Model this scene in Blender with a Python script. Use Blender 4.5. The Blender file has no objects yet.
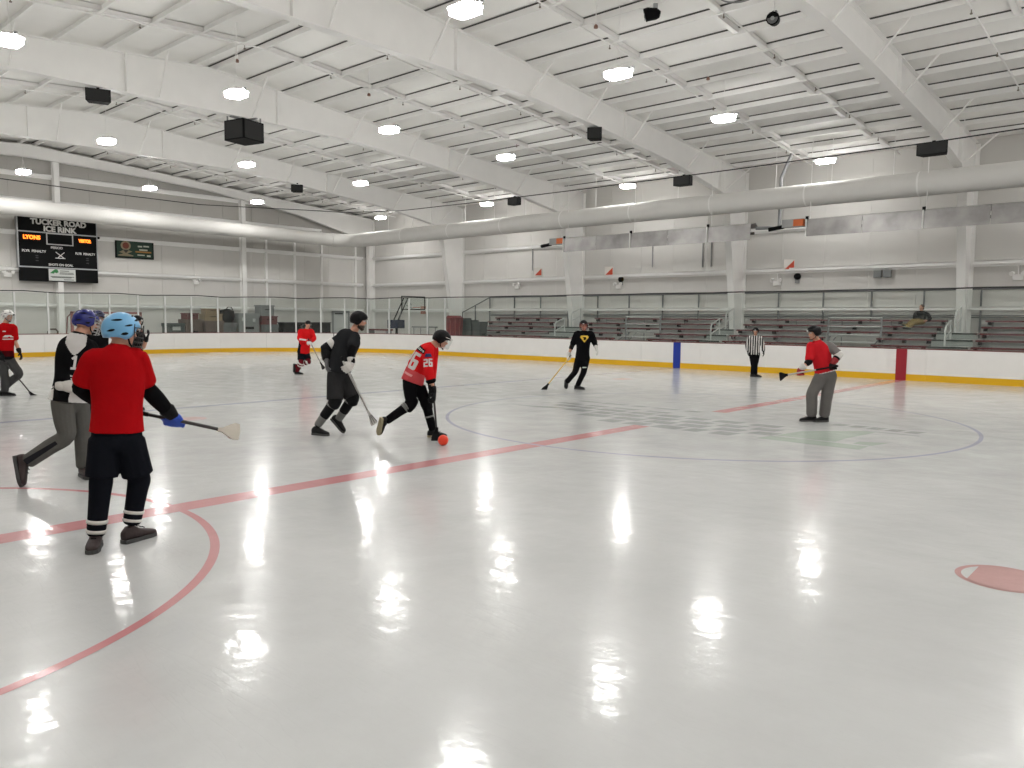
import bpy, math, random
import numpy as np
from mathutils import Vector, Matrix
from mathutils.bvhtree import BVHTree

random.seed(7)
SC = bpy.context.scene
COL = SC.collection

# ---------------------------------------------------------------- camera, world, exposure
CAM_P = (7.085, -12.958, 1.778)
YAW, PITCH, ROLL = 0.73168, -0.083207, 0.00794
_f = Vector((-math.sin(YAW) * math.cos(PITCH), math.cos(YAW) * math.cos(PITCH), math.sin(PITCH)))
_r = Vector((math.cos(YAW), math.sin(YAW), 0.0))
_u = _r.cross(_f)
_r2 = _r * math.cos(ROLL) + _u * math.sin(ROLL)
_u2 = -_r * math.sin(ROLL) + _u * math.cos(ROLL)
cam_data = bpy.data.cameras.new('camera')
cam_data.sensor_width = 36.0
cam_data.lens = 36.0 * 780.23 / 1024.0
cam_data.clip_end = 300.0
cam = bpy.data.objects.new('camera', cam_data)
COL.objects.link(cam)
_m = Matrix((_r2, _u2, -_f)).transposed().to_4x4()
_m.translation = Vector(CAM_P)
cam.matrix_world = _m
SC.camera = cam

world = bpy.data.worlds.new('world')
SC.world = world
world.use_nodes = True
world.node_tree.nodes['Background'].inputs[0].default_value = (0.8, 0.85, 0.9, 1)
world.node_tree.nodes['Background'].inputs[1].default_value = 0.03
SC.view_settings.view_transform = 'Standard'
SC.view_settings.look = 'None'
SC.view_settings.gamma = 1.0
SC.view_settings.use_curve_mapping = False
SC.view_settings.exposure = 0.0
LAMP_STRENGTH = 99.0
SC.cycles.max_bounces = 10
SC.cycles.diffuse_bounces = 6
SC.cycles.glossy_bounces = 4
SC.cycles.transparent_max_bounces = 24
SC.cycles.sample_clamp_indirect = 6.0
SC.cycles.caustics_reflective = False
SC.cycles.caustics_refractive = False

# ---------------------------------------------------------------- materials
MATS = {}
def mat(name, col, rough=0.6, metal=0.0, var=0.0, vscale=4.0, bump=0.0, bscale=30.0, emit=0.0, spec=0.5, alpha=None):
    if name in MATS: return MATS[name]
    m = bpy.data.materials.new(name); m.use_nodes = True
    nt = m.node_tree; b = nt.nodes['Principled BSDF']
    c = (col[0], col[1], col[2], 1)
    b.inputs['Base Color'].default_value = c
    b.inputs['Roughness'].default_value = rough
    b.inputs['Metallic'].default_value = metal
    b.inputs['Specular IOR Level'].default_value = spec
    if emit:
        b.inputs['Emission Color'].default_value = c
        b.inputs['Emission Strength'].default_value = emit
    tc = None
    if var or bump:
        tc = nt.nodes.new('ShaderNodeTexCoord')
    if var:
        n = nt.nodes.new('ShaderNodeTexNoise'); n.inputs['Scale'].default_value = vscale; n.inputs['Detail'].default_value = 5
        nt.links.new(tc.outputs['Object'], n.inputs['Vector'])
        r = nt.nodes.new('ShaderNodeValToRGB')
        r.color_ramp.elements[0].position = 0.3; r.color_ramp.elements[1].position = 0.7
        r.color_ramp.elements[0].color = tuple(max(0, x * (1 - var)) for x in col) + (1,)
        r.color_ramp.elements[1].color = tuple(min(1, x * (1 + var)) for x in col) + (1,)
        nt.links.new(n.outputs['Fac'], r.inputs['Fac']); nt.links.new(r.outputs['Color'], b.inputs['Base Color'])
    if bump:
        n2 = nt.nodes.new('ShaderNodeTexNoise'); n2.inputs['Scale'].default_value = bscale; n2.inputs['Detail'].default_value = 4
        nt.links.new(tc.outputs['Object'], n2.inputs['Vector'])
        bp = nt.nodes.new('ShaderNodeBump'); bp.inputs['Strength'].default_value = bump; bp.inputs['Distance'].default_value = 0.03
        nt.links.new(n2.outputs['Fac'], bp.inputs['Height']); nt.links.new(bp.outputs['Normal'], b.inputs['Normal'])
    MATS[name] = m
    return m

def srgb(r, g, b):
    f = lambda v: (v / 255 / 12.92) if v <= 10 else ((v / 255 + 0.055) / 1.055) ** 2.4
    return (f(r), f(g), f(b))

def glass_mat(name, tint, gloss_rough=0.03, haze=0.0):
    m = bpy.data.materials.new(name); m.use_nodes = True
    nt = m.node_tree; nt.nodes.clear()
    o = nt.nodes.new('ShaderNodeOutputMaterial')
    t = nt.nodes.new('ShaderNodeBsdfTransparent'); t.inputs[0].default_value = tint + (1,)
    g = nt.nodes.new('ShaderNodeBsdfGlossy'); g.inputs['Roughness'].default_value = gloss_rough
    fr = nt.nodes.new('ShaderNodeFresnel'); fr.inputs['IOR'].default_value = 1.45
    mx = nt.nodes.new('ShaderNodeMixShader')
    gm = nt.nodes.new('ShaderNodeNewGeometry'); sb_ = nt.nodes.new('ShaderNodeMath'); sb_.operation = 'SUBTRACT'; sb_.inputs[0].default_value = 1.0
    ml = nt.nodes.new('ShaderNodeMath'); ml.operation = 'MULTIPLY'
    nt.links.new(gm.outputs['Backfacing'], sb_.inputs[1]); nt.links.new(sb_.outputs[0], ml.inputs[0]); nt.links.new(fr.outputs[0], ml.inputs[1])
    nt.links.new(ml.outputs[0], mx.inputs[0]); nt.links.new(t.outputs[0], mx.inputs[1]); nt.links.new(g.outputs[0], mx.inputs[2])
    last = mx
    if haze:
        d = nt.nodes.new('ShaderNodeBsdfDiffuse'); d.inputs[0].default_value = (0.62, 0.66, 0.64, 1)
        m2 = nt.nodes.new('ShaderNodeMixShader'); m2.inputs[0].default_value = haze
        nt.links.new(mx.outputs[0], m2.inputs[1]); nt.links.new(d.outputs[0], m2.inputs[2]); last = m2
    nt.links.new(last.outputs[0], o.inputs[0])
    MATS[name] = m
    return m

def ice_mat(name, col, var=0.05):
    """white ice: milky base, clear wet-looking coat with skate scratches"""
    m = bpy.data.materials.new(name); m.use_nodes = True
    nt = m.node_tree; b = nt.nodes['Principled BSDF']; N = nt.nodes.new; L = nt.links.new
    tc = N('ShaderNodeNewGeometry')
    n1 = N('ShaderNodeTexNoise'); n1.inputs['Scale'].default_value = 0.55; n1.inputs['Detail'].default_value = 6; n1.inputs['Roughness'].default_value = 0.65
    L(tc.outputs['Position'], n1.inputs['Vector'])
    r = N('ShaderNodeValToRGB'); r.color_ramp.elements[0].position = 0.32; r.color_ramp.elements[1].position = 0.68
    r.color_ramp.elements[0].color = tuple(x * (1 - var) for x in col) + (1,)
    r.color_ramp.elements[1].color = tuple(min(1, x * (1 + var)) for x in col) + (1,)
    L(n1.outputs['Fac'], r.inputs['Fac']); L(r.outputs['Color'], b.inputs['Base Color'])
    # roughness: scuffed patches
    n2 = N('ShaderNodeTexNoise'); n2.inputs['Scale'].default_value = 2.3; n2.inputs['Detail'].default_value = 5
    L(tc.outputs['Position'], n2.inputs['Vector'])
    mr = N('ShaderNodeMapRange'); mr.inputs['From Min'].default_value = 0.3; mr.inputs['From Max'].default_value = 0.7
    mr.inputs['To Min'].default_value = 0.16; mr.inputs['To Max'].default_value = 0.25
    L(n2.outputs['Fac'], mr.inputs['Value']); L(mr.outputs['Result'], b.inputs['Roughness'])
    b.inputs['IOR'].default_value = 1.31
    b.inputs['Coat Weight'].default_value = 0.38; b.inputs['Coat Roughness'].default_value = 0.08; b.inputs['Coat IOR'].default_value = 1.31; b.inputs['Specular IOR Level'].default_value = 0.4
    # scratches : stretched noises in a few directions
    prev = None
    for i, (ang, sx, sy) in enumerate(((0.5, 0.9, 6.5), (1.9, 1.1, 8.0), (2.75, 0.8, 5.5))):
        mp = N('ShaderNodeMapping'); mp.inputs['Rotation'].default_value = (0, 0, ang); mp.inputs['Scale'].default_value = (sx, sy, 1)
        L(tc.outputs['Position'], mp.inputs['Vector'])
        nn = N('ShaderNodeTexNoise'); nn.inputs['Scale'].default_value = 1.0; nn.inputs['Detail'].default_value = 2; nn.inputs['Distortion'].default_value = 0.3
        L(mp.outputs['Vector'], nn.inputs['Vector'])
        df = N('ShaderNodeMath'); df.operation = 'COMPARE'; df.inputs[1].default_value = 0.56; df.inputs[2].default_value = 0.012; L(nn.outputs['Fac'], df.inputs[0])
        rp = df
        if prev is None: prev = rp
        else:
            a = N('ShaderNodeMath'); a.operation = 'MAXIMUM'; L(prev.outputs[0], a.inputs[0]); L(rp.outputs[0], a.inputs[1]); prev = a
    n3 = N('ShaderNodeTexNoise'); n3.inputs['Scale'].default_value = 3.5; n3.inputs['Detail'].default_value = 3
    L(tc.outputs['Position'], n3.inputs['Vector'])
    sm = N('ShaderNodeMath'); sm.operation = 'MULTIPLY'; sm.inputs[1].default_value = -0.35; L(prev.outputs[0], sm.inputs[0])
    ad = N('ShaderNodeMath'); ad.operation = 'ADD'; L(sm.outputs[0], ad.inputs[0]); L(n3.outputs['Fac'], ad.inputs[1])
    bp = N('ShaderNodeBump'); bp.inputs['Strength'].default_value = 0.26; bp.inputs['Distance'].default_value = 0.02
    L(ad.outputs[0], bp.inputs['Height']); L(bp.outputs['Normal'], b.inputs['Normal']); L(bp.outputs['Normal'], b.inputs['Coat Normal'])
    MATS[name] = m
    return m

# ---------------------------------------------------------------- mesh helpers
class MB:
    """collects shapes, then links them as ONE mesh object"""
    def __init__(s): s.v = []; s.f = []
    def add(s, vs, fs):
        o = len(s.v); s.v += [tuple(v) for v in vs]; s.f += [tuple(i + o for i in f) for f in fs]; return s
    def box(s, c, d, rz=0.0, M=None):
        x, y, z = d[0] / 2, d[1] / 2, d[2] / 2
        P = [Vector((a, b, e)) for a in (-x, x) for b in (-y, y) for e in (-z, z)]
        R = M if M is not None else Matrix.Rotation(rz, 3, 'Z')
        P = [R @ q + Vector(c) for q in P]
        return s.add(P, [(0, 1, 3, 2), (4, 6, 7, 5), (0, 4, 5, 1), (2, 3, 7, 6), (0, 2, 6, 4), (1, 5, 7, 3)])
    def bbox(s, a, b):
        return s.box([(a[i] + b[i]) / 2 for i in range(3)], [abs(b[i] - a[i]) for i in range(3)])
    def rbox(s, c, d, r, rz=0.0):
        """box with rounded vertical edges"""
        x, y = d[0] / 2 - r, d[1] / 2 - r; ring = []
        for sx, sy, a0 in ((1, 1, 0), (-1, 1, 90), (-1, -1, 180), (1, -1, 270)):
            for k in range(4):
                a = math.radians(a0 + 30 * k); ring.append((sx * x + r * math.cos(a), sy * y + r * math.sin(a)))
        R = Matrix.Rotation(rz, 3, 'Z'); n = len(ring)
        vs = [R @ Vector((p[0], p[1], z)) + Vector(c) for z in (-d[2] / 2, d[2] / 2) for p in ring]
        fs = [tuple(range(n - 1, -1, -1)), tuple(range(n, 2 * n))] + [(i, (i + 1) % n, n + (i + 1) % n, n + i) for i in range(n)]
        return s.add(vs, fs)
    def tube(s, pts, r, seg=8, cap=True):
        pts = [Vector(p) for p in pts]; n = len(pts)
        rs = r if isinstance(r, (list, tuple)) else [r] * n
        base = len(s.v); ref = None
        for i, p in enumerate(pts):
            t = (pts[min(i + 1, n - 1)] - pts[max(i - 1, 0)])
            if t.length < 1e-9: t = Vector((0, 0, 1))
            t.normalize()
            if ref is None: ref = Vector((0, 0, 1)) if abs(t.z) < 0.9 else Vector((1, 0, 0))
            u = ref - t * ref.dot(t); u.normalize(); w = t.cross(u); ref = u
            for k in range(seg):
                a = 2 * math.pi * k / seg
                s.v.append(tuple(p + (u * math.cos(a) + w * math.sin(a)) * rs[i]))
        for i in range(n - 1):
            for k in range(seg):
                k2 = (k + 1) % seg
                s.f.append((base + i * seg + k, base + i * seg + k2, base + (i + 1) * seg + k2, base + (i + 1) * seg + k))
        if cap:
            s.f.append(tuple(base + k for k in range(seg - 1, -1, -1)))
            s.f.append(tuple(base + (n - 1) * seg + k for k in range(seg)))
        return s
    def prism(s, poly, axis, a, b):
        """poly: 2D outline; extruded along axis from a to b. axis x: poly=(y,z); y: (x,z); z: (x,y)"""
        mk = {'x': lambda p, t: (t, p[0], p[1]), 'y': lambda p, t: (p[0], t, p[1]), 'z': lambda p, t: (p[0], p[1], t)}[axis]
        n = len(poly)
        vs = [mk(p, a) for p in poly] + [mk(p, b) for p in poly]
        return s.add(vs, [tuple(range(n - 1, -1, -1)), tuple(range(n, 2 * n))] + [(i, (i + 1) % n, n + (i + 1) % n, n + i) for i in range(n)])
    def strip(s, A, B):
        """quad strip between two equally long point lists"""
        n = len(A); return s.add(list(A) + list(B), [(i, i + 1, n + i + 1, n + i) for i in range(n - 1)])
    def sphere(s, c, r, nu=12, nv=8, M=None):
        r = r if isinstance(r, (list, tuple)) else (r, r, r); vs = []; fs = []
        for j in range(nv + 1):
            ph = math.pi * j / nv
            for i in range(nu):
                th = 2 * math.pi * i / nu
                q = Vector((r[0] * math.sin(ph) * math.cos(th), r[1] * math.sin(ph) * math.sin(th), r[2] * math.cos(ph)))
                if M is not None: q = M @ q
                vs.append(q + Vector(c))
        for j in range(nv):
            for i in range(nu):
                i2 = (i + 1) % nu
                fs.append((j * nu + i, (j + 1) * nu + i, (j + 1) * nu + i2, j * nu + i2))
        return s.add(vs, fs)
    def mesh(s, name, m, smooth=False):
        me = bpy.data.meshes.new(name); me.from_pydata(s.v, [], s.f); me.update()
        import bmesh
        bm = bmesh.new(); bm.from_mesh(me)
        bmesh.ops.remove_doubles(bm, verts=bm.verts, dist=1e-6)
        bmesh.ops.recalc_face_normals(bm, faces=bm.faces); bm.to_mesh(me); bm.free()
        if m is not None: me.materials.append(m)
        if smooth:
            me.polygons.foreach_set('use_smooth', [True] * len(me.polygons))
            if smooth != 'all':
                try: me.set_sharp_from_angle(angle=math.radians(40))
                except Exception: pass
        return me
    def build(s, name, m, parent=None, smooth=False, loc=None, rz=0.0):
        o = bpy.data.objects.new(name, s.mesh(name, m, smooth)); COL.objects.link(o)
        if parent is not None: o.parent = parent
        if loc is not None: o.location = loc
        if rz: o.rotation_euler = (0, 0, rz)
        return o

def inst(name, me, parent=None, loc=(0, 0, 0), rot=(0, 0, 0)):
    o = bpy.data.objects.new(name, me); COL.objects.link(o)
    o.parent = parent; o.location = loc; o.rotation_euler = rot
    return o
def tag(o, label=None, cat=None, group=None, kind=None):
    if label: o['label'] = label
    if cat: o['category'] = cat
    if group: o['group'] = group
    if kind: o['kind'] = kind
    return o
def empty(name, loc=(0, 0, 0), rz=0.0, label=None, cat=None, group=None, kind=None):
    o = bpy.data.objects.new(name, None); COL.objects.link(o); o.empty_display_size = 0.2
    o.location = loc; o.rotation_euler = (0, 0, rz)
    return tag(o, label, cat, group, kind)
def text_obj(body, size, name, m, parent, M, extrude=0.003, bold=0.0, sx=1.0, align='CENTER'):
    """lettering as real geometry; M places the text's local x/y plane"""
    cu = bpy.data.curves.new(name, 'FONT'); cu.body = body; cu.size = size; cu.extrude = extrude; cu.offset = bold
    cu.align_x = align; cu.align_y = 'CENTER'; cu.resolution_u = 3
    t = bpy.data.objects.new(name, cu); COL.objects.link(t)
    me = bpy.data.meshes.new_from_object(t.evaluated_get(bpy.context.evaluated_depsgraph_get()))
    bpy.data.objects.remove(t)
    me.transform(Matrix.Diagonal((sx, 1, 1, 1))); me.transform(M); me.materials.clear(); me.materials.append(m)
    o = bpy.data.objects.new(name, me); COL.objects.link(o); o.parent = parent
    return o

# ---------------------------------------------------------------- palette
WHITE_STEEL = mat('white_steel', (0.87, 0.862, 0.845), 0.45, var=0.02, vscale=1.5)
ROOF_FACING = mat('roof_facing', (0.88, 0.87, 0.845), 0.75, var=0.03, vscale=0.8)
ROOF_DARK = mat('roof_dark', (0.05, 0.05, 0.048), 0.9)
GAP_SHADE = mat('gap_shade_strip', (0.09, 0.088, 0.085), 0.9)
LINER = mat('wall_liner', (0.63, 0.615, 0.59), 0.6, var=0.025, vscale=0.7, bump=0.08, bscale=2.0)
GIRT = mat('girt_paint', (0.94, 0.935, 0.92), 0.5)
LINER_UP = mat('wall_liner_upper', (0.47, 0.455, 0.43), 0.7, var=0.03, vscale=0.7)  # darker upper liner, with the lamps' downward cutoff put into its colour
CONCRETE = mat('concrete', (0.46, 0.455, 0.445), 0.85, var=0.1, vscale=1.2)
BOARD = mat('board_white', (0.80, 0.785, 0.765), 0.38, var=0.02, vscale=2.5)
KICK = mat('kick_yellow', srgb(222, 172, 8), 0.4)
CAP = mat('cap_maroon', srgb(112, 62, 62), 0.5)
STRIPE_RED = mat('stripe_red', srgb(150, 22, 40), 0.4)
STRIPE_BLUE = mat('stripe_blue', srgb(14, 48, 150), 0.4)
GLASS = glass_mat('rink_glass', (0.915, 0.94, 0.925), haze=0.02)
POST = mat('glass_post', (0.66, 0.67, 0.66), 0.4, metal=0.2)
BLACK = mat('black_plastic', (0.004, 0.004, 0.0045), 0.6, spec=0.1)
BLACK_ROPE = mat('black_rope', (0.02, 0.02, 0.02), 0.8)
ALU = mat('aluminium', (0.50, 0.51, 0.50), 0.42, metal=0.6, var=0.05, vscale=3)
SEAT = mat('seat_maroon', srgb(98, 22, 30), 0.5, var=0.08)
GRAY_STEEL = mat('gray_steel', (0.26, 0.265, 0.27), 0.5)
DUCT = mat('duct_fabric', (0.71, 0.70, 0.675), 0.7, var=0.03, vscale=1.0, bump=0.15, bscale=1.5)
LED = mat('lamp_glow', (1.0, 0.985, 0.955), emit=LAMP_STRENGTH)
REFLECT = mat('heater_metal', (0.30, 0.29, 0.285), 0.36, metal=0.55, var=0.25, vscale=1.6)
ICE = ice_mat('ice', (0.605, 0.612, 0.607), 0.07)
ICE_RED = ice_mat('ice_red_paint', (0.60, 0.27, 0.28), 0.08)
ICE_ROSE = ice_mat('ice_rose_paint', (0.56, 0.33, 0.32), 0.06)
ICE_BLUE = ice_mat('ice_blue_paint', (0.42, 0.42, 0.52), 0.06)
ICE_GRAY = ice_mat('ice_gray_paint', (0.39, 0.40, 0.405), 0.14)
ICE_GREEN = ice_mat('ice_green_paint', (0.46, 0.53, 0.465), 0.05)
ICE_PINK = ice_mat('ice_pale_red_paint', (0.70, 0.50, 0.50), 0.05)

# ---------------------------------------------------------------- dimensions
S = 9.144                      # bay spacing of the frames
XW, XR = -36.58, 18.3          # end wall, added closing wall
YW = 20.92                     # side walls
def roof_z(y): return 10.0 - 0.075 * abs(y)      # top of the rafters
YB, XE, RC = 12.77, -30.35, 8.53                 # rink boards: side, end, corner radius

def rink_path():
    """arc-length points of the boards, far side from the right, corner, end, near corner, near side"""
    P = []
    for i in range(0, 117): P.append((18.2 + (XE + RC - 18.2) * i / 116, YB))
    for i in range(1, 40):
        a = math.pi / 2 + math.pi / 2 * i / 40; P.append((XE + RC + RC * math.cos(a), YB - RC + RC * math.sin(a)))
    for i in range(0, 25): P.append((XE, YB - RC - (2 * (YB - RC)) * i / 24))
    for i in range(1, 40):
        a = math.pi + math.pi / 2 * i / 40; P.append((XE + RC + RC * math.cos(a), -YB + RC + RC * math.sin(a)))
    for i in range(0, 61): P.append((XE + RC + (3.6 - XE - RC) * i / 60, -YB))
    return P
PATH = rink_path()
CUM = [0.0]
for a, b in zip(PATH, PATH[1:]): CUM.append(CUM[-1] + math.hypot(b[0] - a[0], b[1] - a[1]))
def path_at(sv):
    sv = min(max(sv, 0), CUM[-1] - 1e-6)
    import bisect
    i = max(0, bisect.bisect_right(CUM, sv) - 1)
    t = (sv - CUM[i]) / (CUM[i + 1] - CUM[i]); a, b = PATH[i], PATH[i + 1]
    dx, dy = b[0] - a[0], b[1] - a[1]; l = math.hypot(dx, dy)
    return (a[0] + dx * t, a[1] + dy * t), (dy / l, -dx / l)      # point, OUTWARD normal
def wall_piece(mb, s0, s1, z0, z1, off0, off1):
    """curved slab following the boards between two arc lengths"""
    n = max(1, int((s1 - s0) / 0.35) + 1) if S_CURVE(s0, s1) else 1
    A = []; 
    for k in range(n + 1):
        p, nrm = path_at(s0 + (s1 - s0) * k / n); A.append((p, nrm))
    base = len(mb.v)
    for p, nrm in A:
        for o, z in ((off0, z0), (off1, z0), (off1, z1), (off0, z1)):
            mb.v.append((p[0] + nrm[0] * o, p[1] + nrm[1] * o, z))
    for k in range(n):
        q = base + 4 * k
        for j in range(4):
            j2 = (j + 1) % 4; mb.f.append((q + j, q + j2, q + 4 + j2, q + 4 + j))
    mb.f.append((base + 3, base + 2, base + 1, base)); e = base + 4 * n; mb.f.append((e, e + 1, e + 2, e + 3))
S_FAR = 18.2 - (XE + RC)                      # arc length where the far straight ends
S_C1 = S_FAR + RC * math.pi / 2
S_END = S_C1 + 2 * (YB - RC)
S_C2 = S_END + RC * math.pi / 2
def S_CURVE(a, b): return (a < S_C1 and b > S_FAR) or (a < S_C2 and b > S_END)

# ================================================================ SETTING
# ---- floors
fl = MB().bbox((XW, -YW, -0.12), (XR, YW, -0.03)).build('floor', CONCRETE)
tag(fl, 'grey concrete floor around the outside of the rink boards', 'floor', kind='structure')
ice_poly = [(p[0], p[1]) for p in PATH] + [(18.2, -YB)]
ice = MB().prism(ice_poly, 'z', -0.03, 0.0).build('floor_ice', ICE)
tag(ice, 'white ice sheet with painted red and blue lines', 'ice', kind='structure')
def paint(name, m, pts_outer, pts_inner=None, label=None, z=0.0012):
    mb = MB()
    if pts_inner is None:
        n = len(pts_outer); mb.add([(p[0], p[1], z) for p in pts_outer], [tuple(range(n))])
    else:
        mb.strip([(p[0], p[1], z) for p in pts_outer], [(p[0], p[1], z) for p in pts_inner])
    o = mb.build(name, m, ice)
    if label: o['label'] = label
    return o
def rect(x0, y0, x1, y1): return [(x0, y0), (x1, y0), (x1, y1), (x0, y1)]
def arc(cx, cy, r, a0, a1, n): return [(cx + r * math.cos(math.radians(a0 + (a1 - a0) * i / n)), cy + r * math.sin(math.radians(a0 + (a1 - a0) * i / n))) for i in range(n + 1)]
paint('center_line', ICE_RED, rect(-0.152, -YB, 0.152, -1.78), label='red centre line, near half')
paint('center_line', ICE_RED, rect(-0.152, 0.95, 0.152, YB), label='red centre line, far half')
paint('blue_line', ICE_BLUE, rect(-7.92 + .06, -YB, -7.62 - .06, YB), label='blue line of the far zone')
paint('blue_line', ICE_BLUE, rect(7.62, -YB, 7.92, YB), label='blue line of the near zone')
paint('faceoff_circle', ICE_BLUE, arc(0, 0, 4.60, 0, 360, 128), arc(0, 0, 4.54, 0, 360, 128), 'thin blue centre circle', 0.0016)
paint('referee_crease', ICE_RED, arc(0, -YB, 3.075, 0, 180, 64), arc(0, -YB, 3.005, 0, 180, 64), 'red half circle at the near boards', 0.0016)
for sx in (-1, 1):
    for sy in (-1, 1):
        m_ = ICE_PINK if sx < 0 else ICE_ROSE
        lab = ('pale red' if sx < 0 else 'red') + ' face-off spot ' + ('far' if sy > 0 else 'near') + ' side of the ' + ('far' if sx < 0 else 'near') + ' neutral zone'
        paint('faceoff_spot', m_, arc(6.1 * sx, 6.7 * sy, 0.305, 0, 360, 48), arc(6.1 * sx, 6.7 * sy, 0.265, 0, 360, 48), lab, 0.0014)
        half = [(x, y) for x, y in arc(0, 0, 0.275, 0, 360, 96)[:-1] if abs(x) < 0.205]
        paint('faceoff_spot', m_, [(6.1 * sx + x, 6.7 * sy + y) for x, y in half], None, lab, 0.0014)
# centre-ice logo: faded grey blocks and a pale green wedge
rng = random.Random(3)
LOGO_ROWS = [(-1.78, -1.42, -0.95, 1.80), (-1.32, -0.98, -1.75, 2.05), (-0.88, -0.55, -2.45, 2.10), (-0.42, -0.12, -3.1, 1.95), (0.02, 0.22, -3.3, -0.6), (0.62, 0.80, -3.2, 0.0)]
for k, (y0, y1, x0, x1) in enumerate(LOGO_ROWS):
    x = x0; sk = 0.12
    while x < x1 - 0.15:
        w = rng.uniform(0.28, 0.62); x2 = min(x + w, x1)
        paint('logo_block', ICE_GRAY, [(x, y0), (x2, y0), (x2 + sk * 0.4, y1), (x + sk * 0.4, y1)])
        x = x2 + rng.uniform(0.10, 0.2)
paint('logo_block', ICE_GRAY, [(-3.62, -0.93), (-3.05, -0.95), (-2.3, -0.62), (-2.9, -0.6)])
paint('logo_wedge', ICE_GREEN, [(2.0, -1.72), (3.5, -1.73), (3.5, -1.32), (2.05, -1.30)], label='pale green foot of the centre logo')
paint('logo_wedge', ICE_GREEN, [(2.08, -1.24), (3.0, -1.24), (3.0, -0.75), (3.12, 0.22), (2.95, 0.28), (2.2, -0.45)], label='pale green peak of the centre logo')
paint('logo_wedge', ICE_GREEN, [(3.25, -1.24), (3.52, -1.24), (3.62, -0.80), (3.25, -0.95)], label='pale green tip of the centre logo')
for i in range(5):
    paint('logo_block', ICE_GRAY, [(2.25 + i * .3, 0.62 - .02 * i), (2.45 + i * .3, 0.62 - .02 * i), (2.52 + i * .3, 0.92 - .02 * i), (2.3 + i * .3, 0.92 - .02 * i)])
paint('logo_bar', ICE_GRAY, rect(2.9, 0.28, 3.75, 0.34))

# ---- walls
def wall_strip(name, side):
    root = empty(name, (0, 0, 0), kind='structure')
    return root
wall_back = MB().bbox((XW, YW, -0.1), (XR, YW + 0.15, 8.75)).build('wall_back', LINER)
tag(wall_back, 'long pale metal wall behind the bleachers', 'wall', kind='structure')
gz = MB(); z_gab = roof_z(0) + 0.25
gable = [(-YW, -0.1), (YW, -0.1), (YW, roof_z(YW) + 0.25), (0, z_gab), (-YW, roof_z(YW) + 0.25)]
wall_left = MB().prism(gable, 'x', XW - 0.15, XW).build('wall_left', LINER)
tag(wall_left, 'pale metal end wall behind the scoreboard', 'wall', kind='structure')
wall_right = MB().prism(gable, 'x', XR, XR + 0.15).build('wall_right', LINER)  # added closing wall; pale to stand in for the lit hall beyond
tag(wall_right, 'pale wall added out of view to close the shortened hall', 'wall', kind='structure')
wall_front = MB().bbox((XW, -YW - 0.15, -0.1), (XR, -YW, 8.75)).build('wall_front', LINER)
tag(wall_front, 'pale metal side wall behind the viewer', 'wall', kind='structure')
# liner panels: proud sheets with open seams between them
def girt_box(mb, z, a, b, axis):
    if axis == 'x':      # far wall, running along X
        mb.bbox((a, YW - 0.21, z - 0.012), (b, YW, z + 0.012)); mb.bbox((a, YW - 0.21, z - 0.12), (b, YW - 0.195, z + .02))
        mb.bbox((a, YW - 0.03, z - 0.2), (b, YW - 0.02, z))
    else:
        mb.bbox((XW, a, z - 0.012), (XW + 0.21, b, z + 0.012)); mb.bbox((XW + 0.195, a, z - 0.12), (XW + 0.21, b, z + .02))
        mb.bbox((XW + 0.02, a, z - 0.2), (XW + 0.03, b, z))
GIRT_Z = [2.36, 4.08, 5.88, 7.45]
pw = 1.829
for i in range(30):
    x0 = XW + i * pw
    for za, zb in ((0, 4.0), (4.0, 8.4)):
        MB().bbox((x0 + 0.004, YW - 0.018, za + 0.01), (min(x0 + pw, XR) - 0.004, YW, zb)).build('wall_panel', LINER, wall_back)
for i in range(23):
    y0 = -YW + i * pw
    if y0 < -6: continue
    y1 = min(y0 + pw, YW); 
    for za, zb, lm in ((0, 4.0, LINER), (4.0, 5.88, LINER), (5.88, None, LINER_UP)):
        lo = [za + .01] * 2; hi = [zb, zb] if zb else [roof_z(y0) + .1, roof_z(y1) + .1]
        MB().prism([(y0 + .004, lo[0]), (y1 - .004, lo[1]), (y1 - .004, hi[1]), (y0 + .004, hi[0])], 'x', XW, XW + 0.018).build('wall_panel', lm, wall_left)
for z in GIRT_Z:
    for k in range(-4, 2):
        mb = MB(); girt_box(mb, z, k * S + 0.14, (k + 1) * S - 0.14, 'x'); mb.build('girt', GIRT, wall_back)
POST_Y = [-8.7, 1.25, 11.3]
for z in GIRT_Z + [8.7]:
    ys = [-YW] + POST_Y + [YW - 0.6 if z < 7 else 17.0]
    if z > 8.5: ys = ys[:-1] + [12.5]
    for a, b in zip(ys, ys[1:]):
        mb = MB(); girt_box(mb, z, a + 0.15, b - 0.15, 'y'); mb.build('girt', GIRT, wall_left)
for y in POST_Y:
    h = roof_z(y) - 0.35
    mb = MB().bbox((XW + .02, y - .13, 0), (XW + .045, y + .13, h)).bbox((XW + .33, y - .13, 0), (XW + .355, y + .13, h)).bbox((XW + .03, y - .012, 0), (XW + .34, y + .012, h))
    mb.build('wall_post', WHITE_STEEL, wall_left)
for y in (12.9, 14.9, 16.9, 19.6):
    MB().bbox((XW + .02, y - .06, 0), (XW + .14, y + .06, 7.3)).build('wall_stud', WHITE_STEEL, wall_left)
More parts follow.
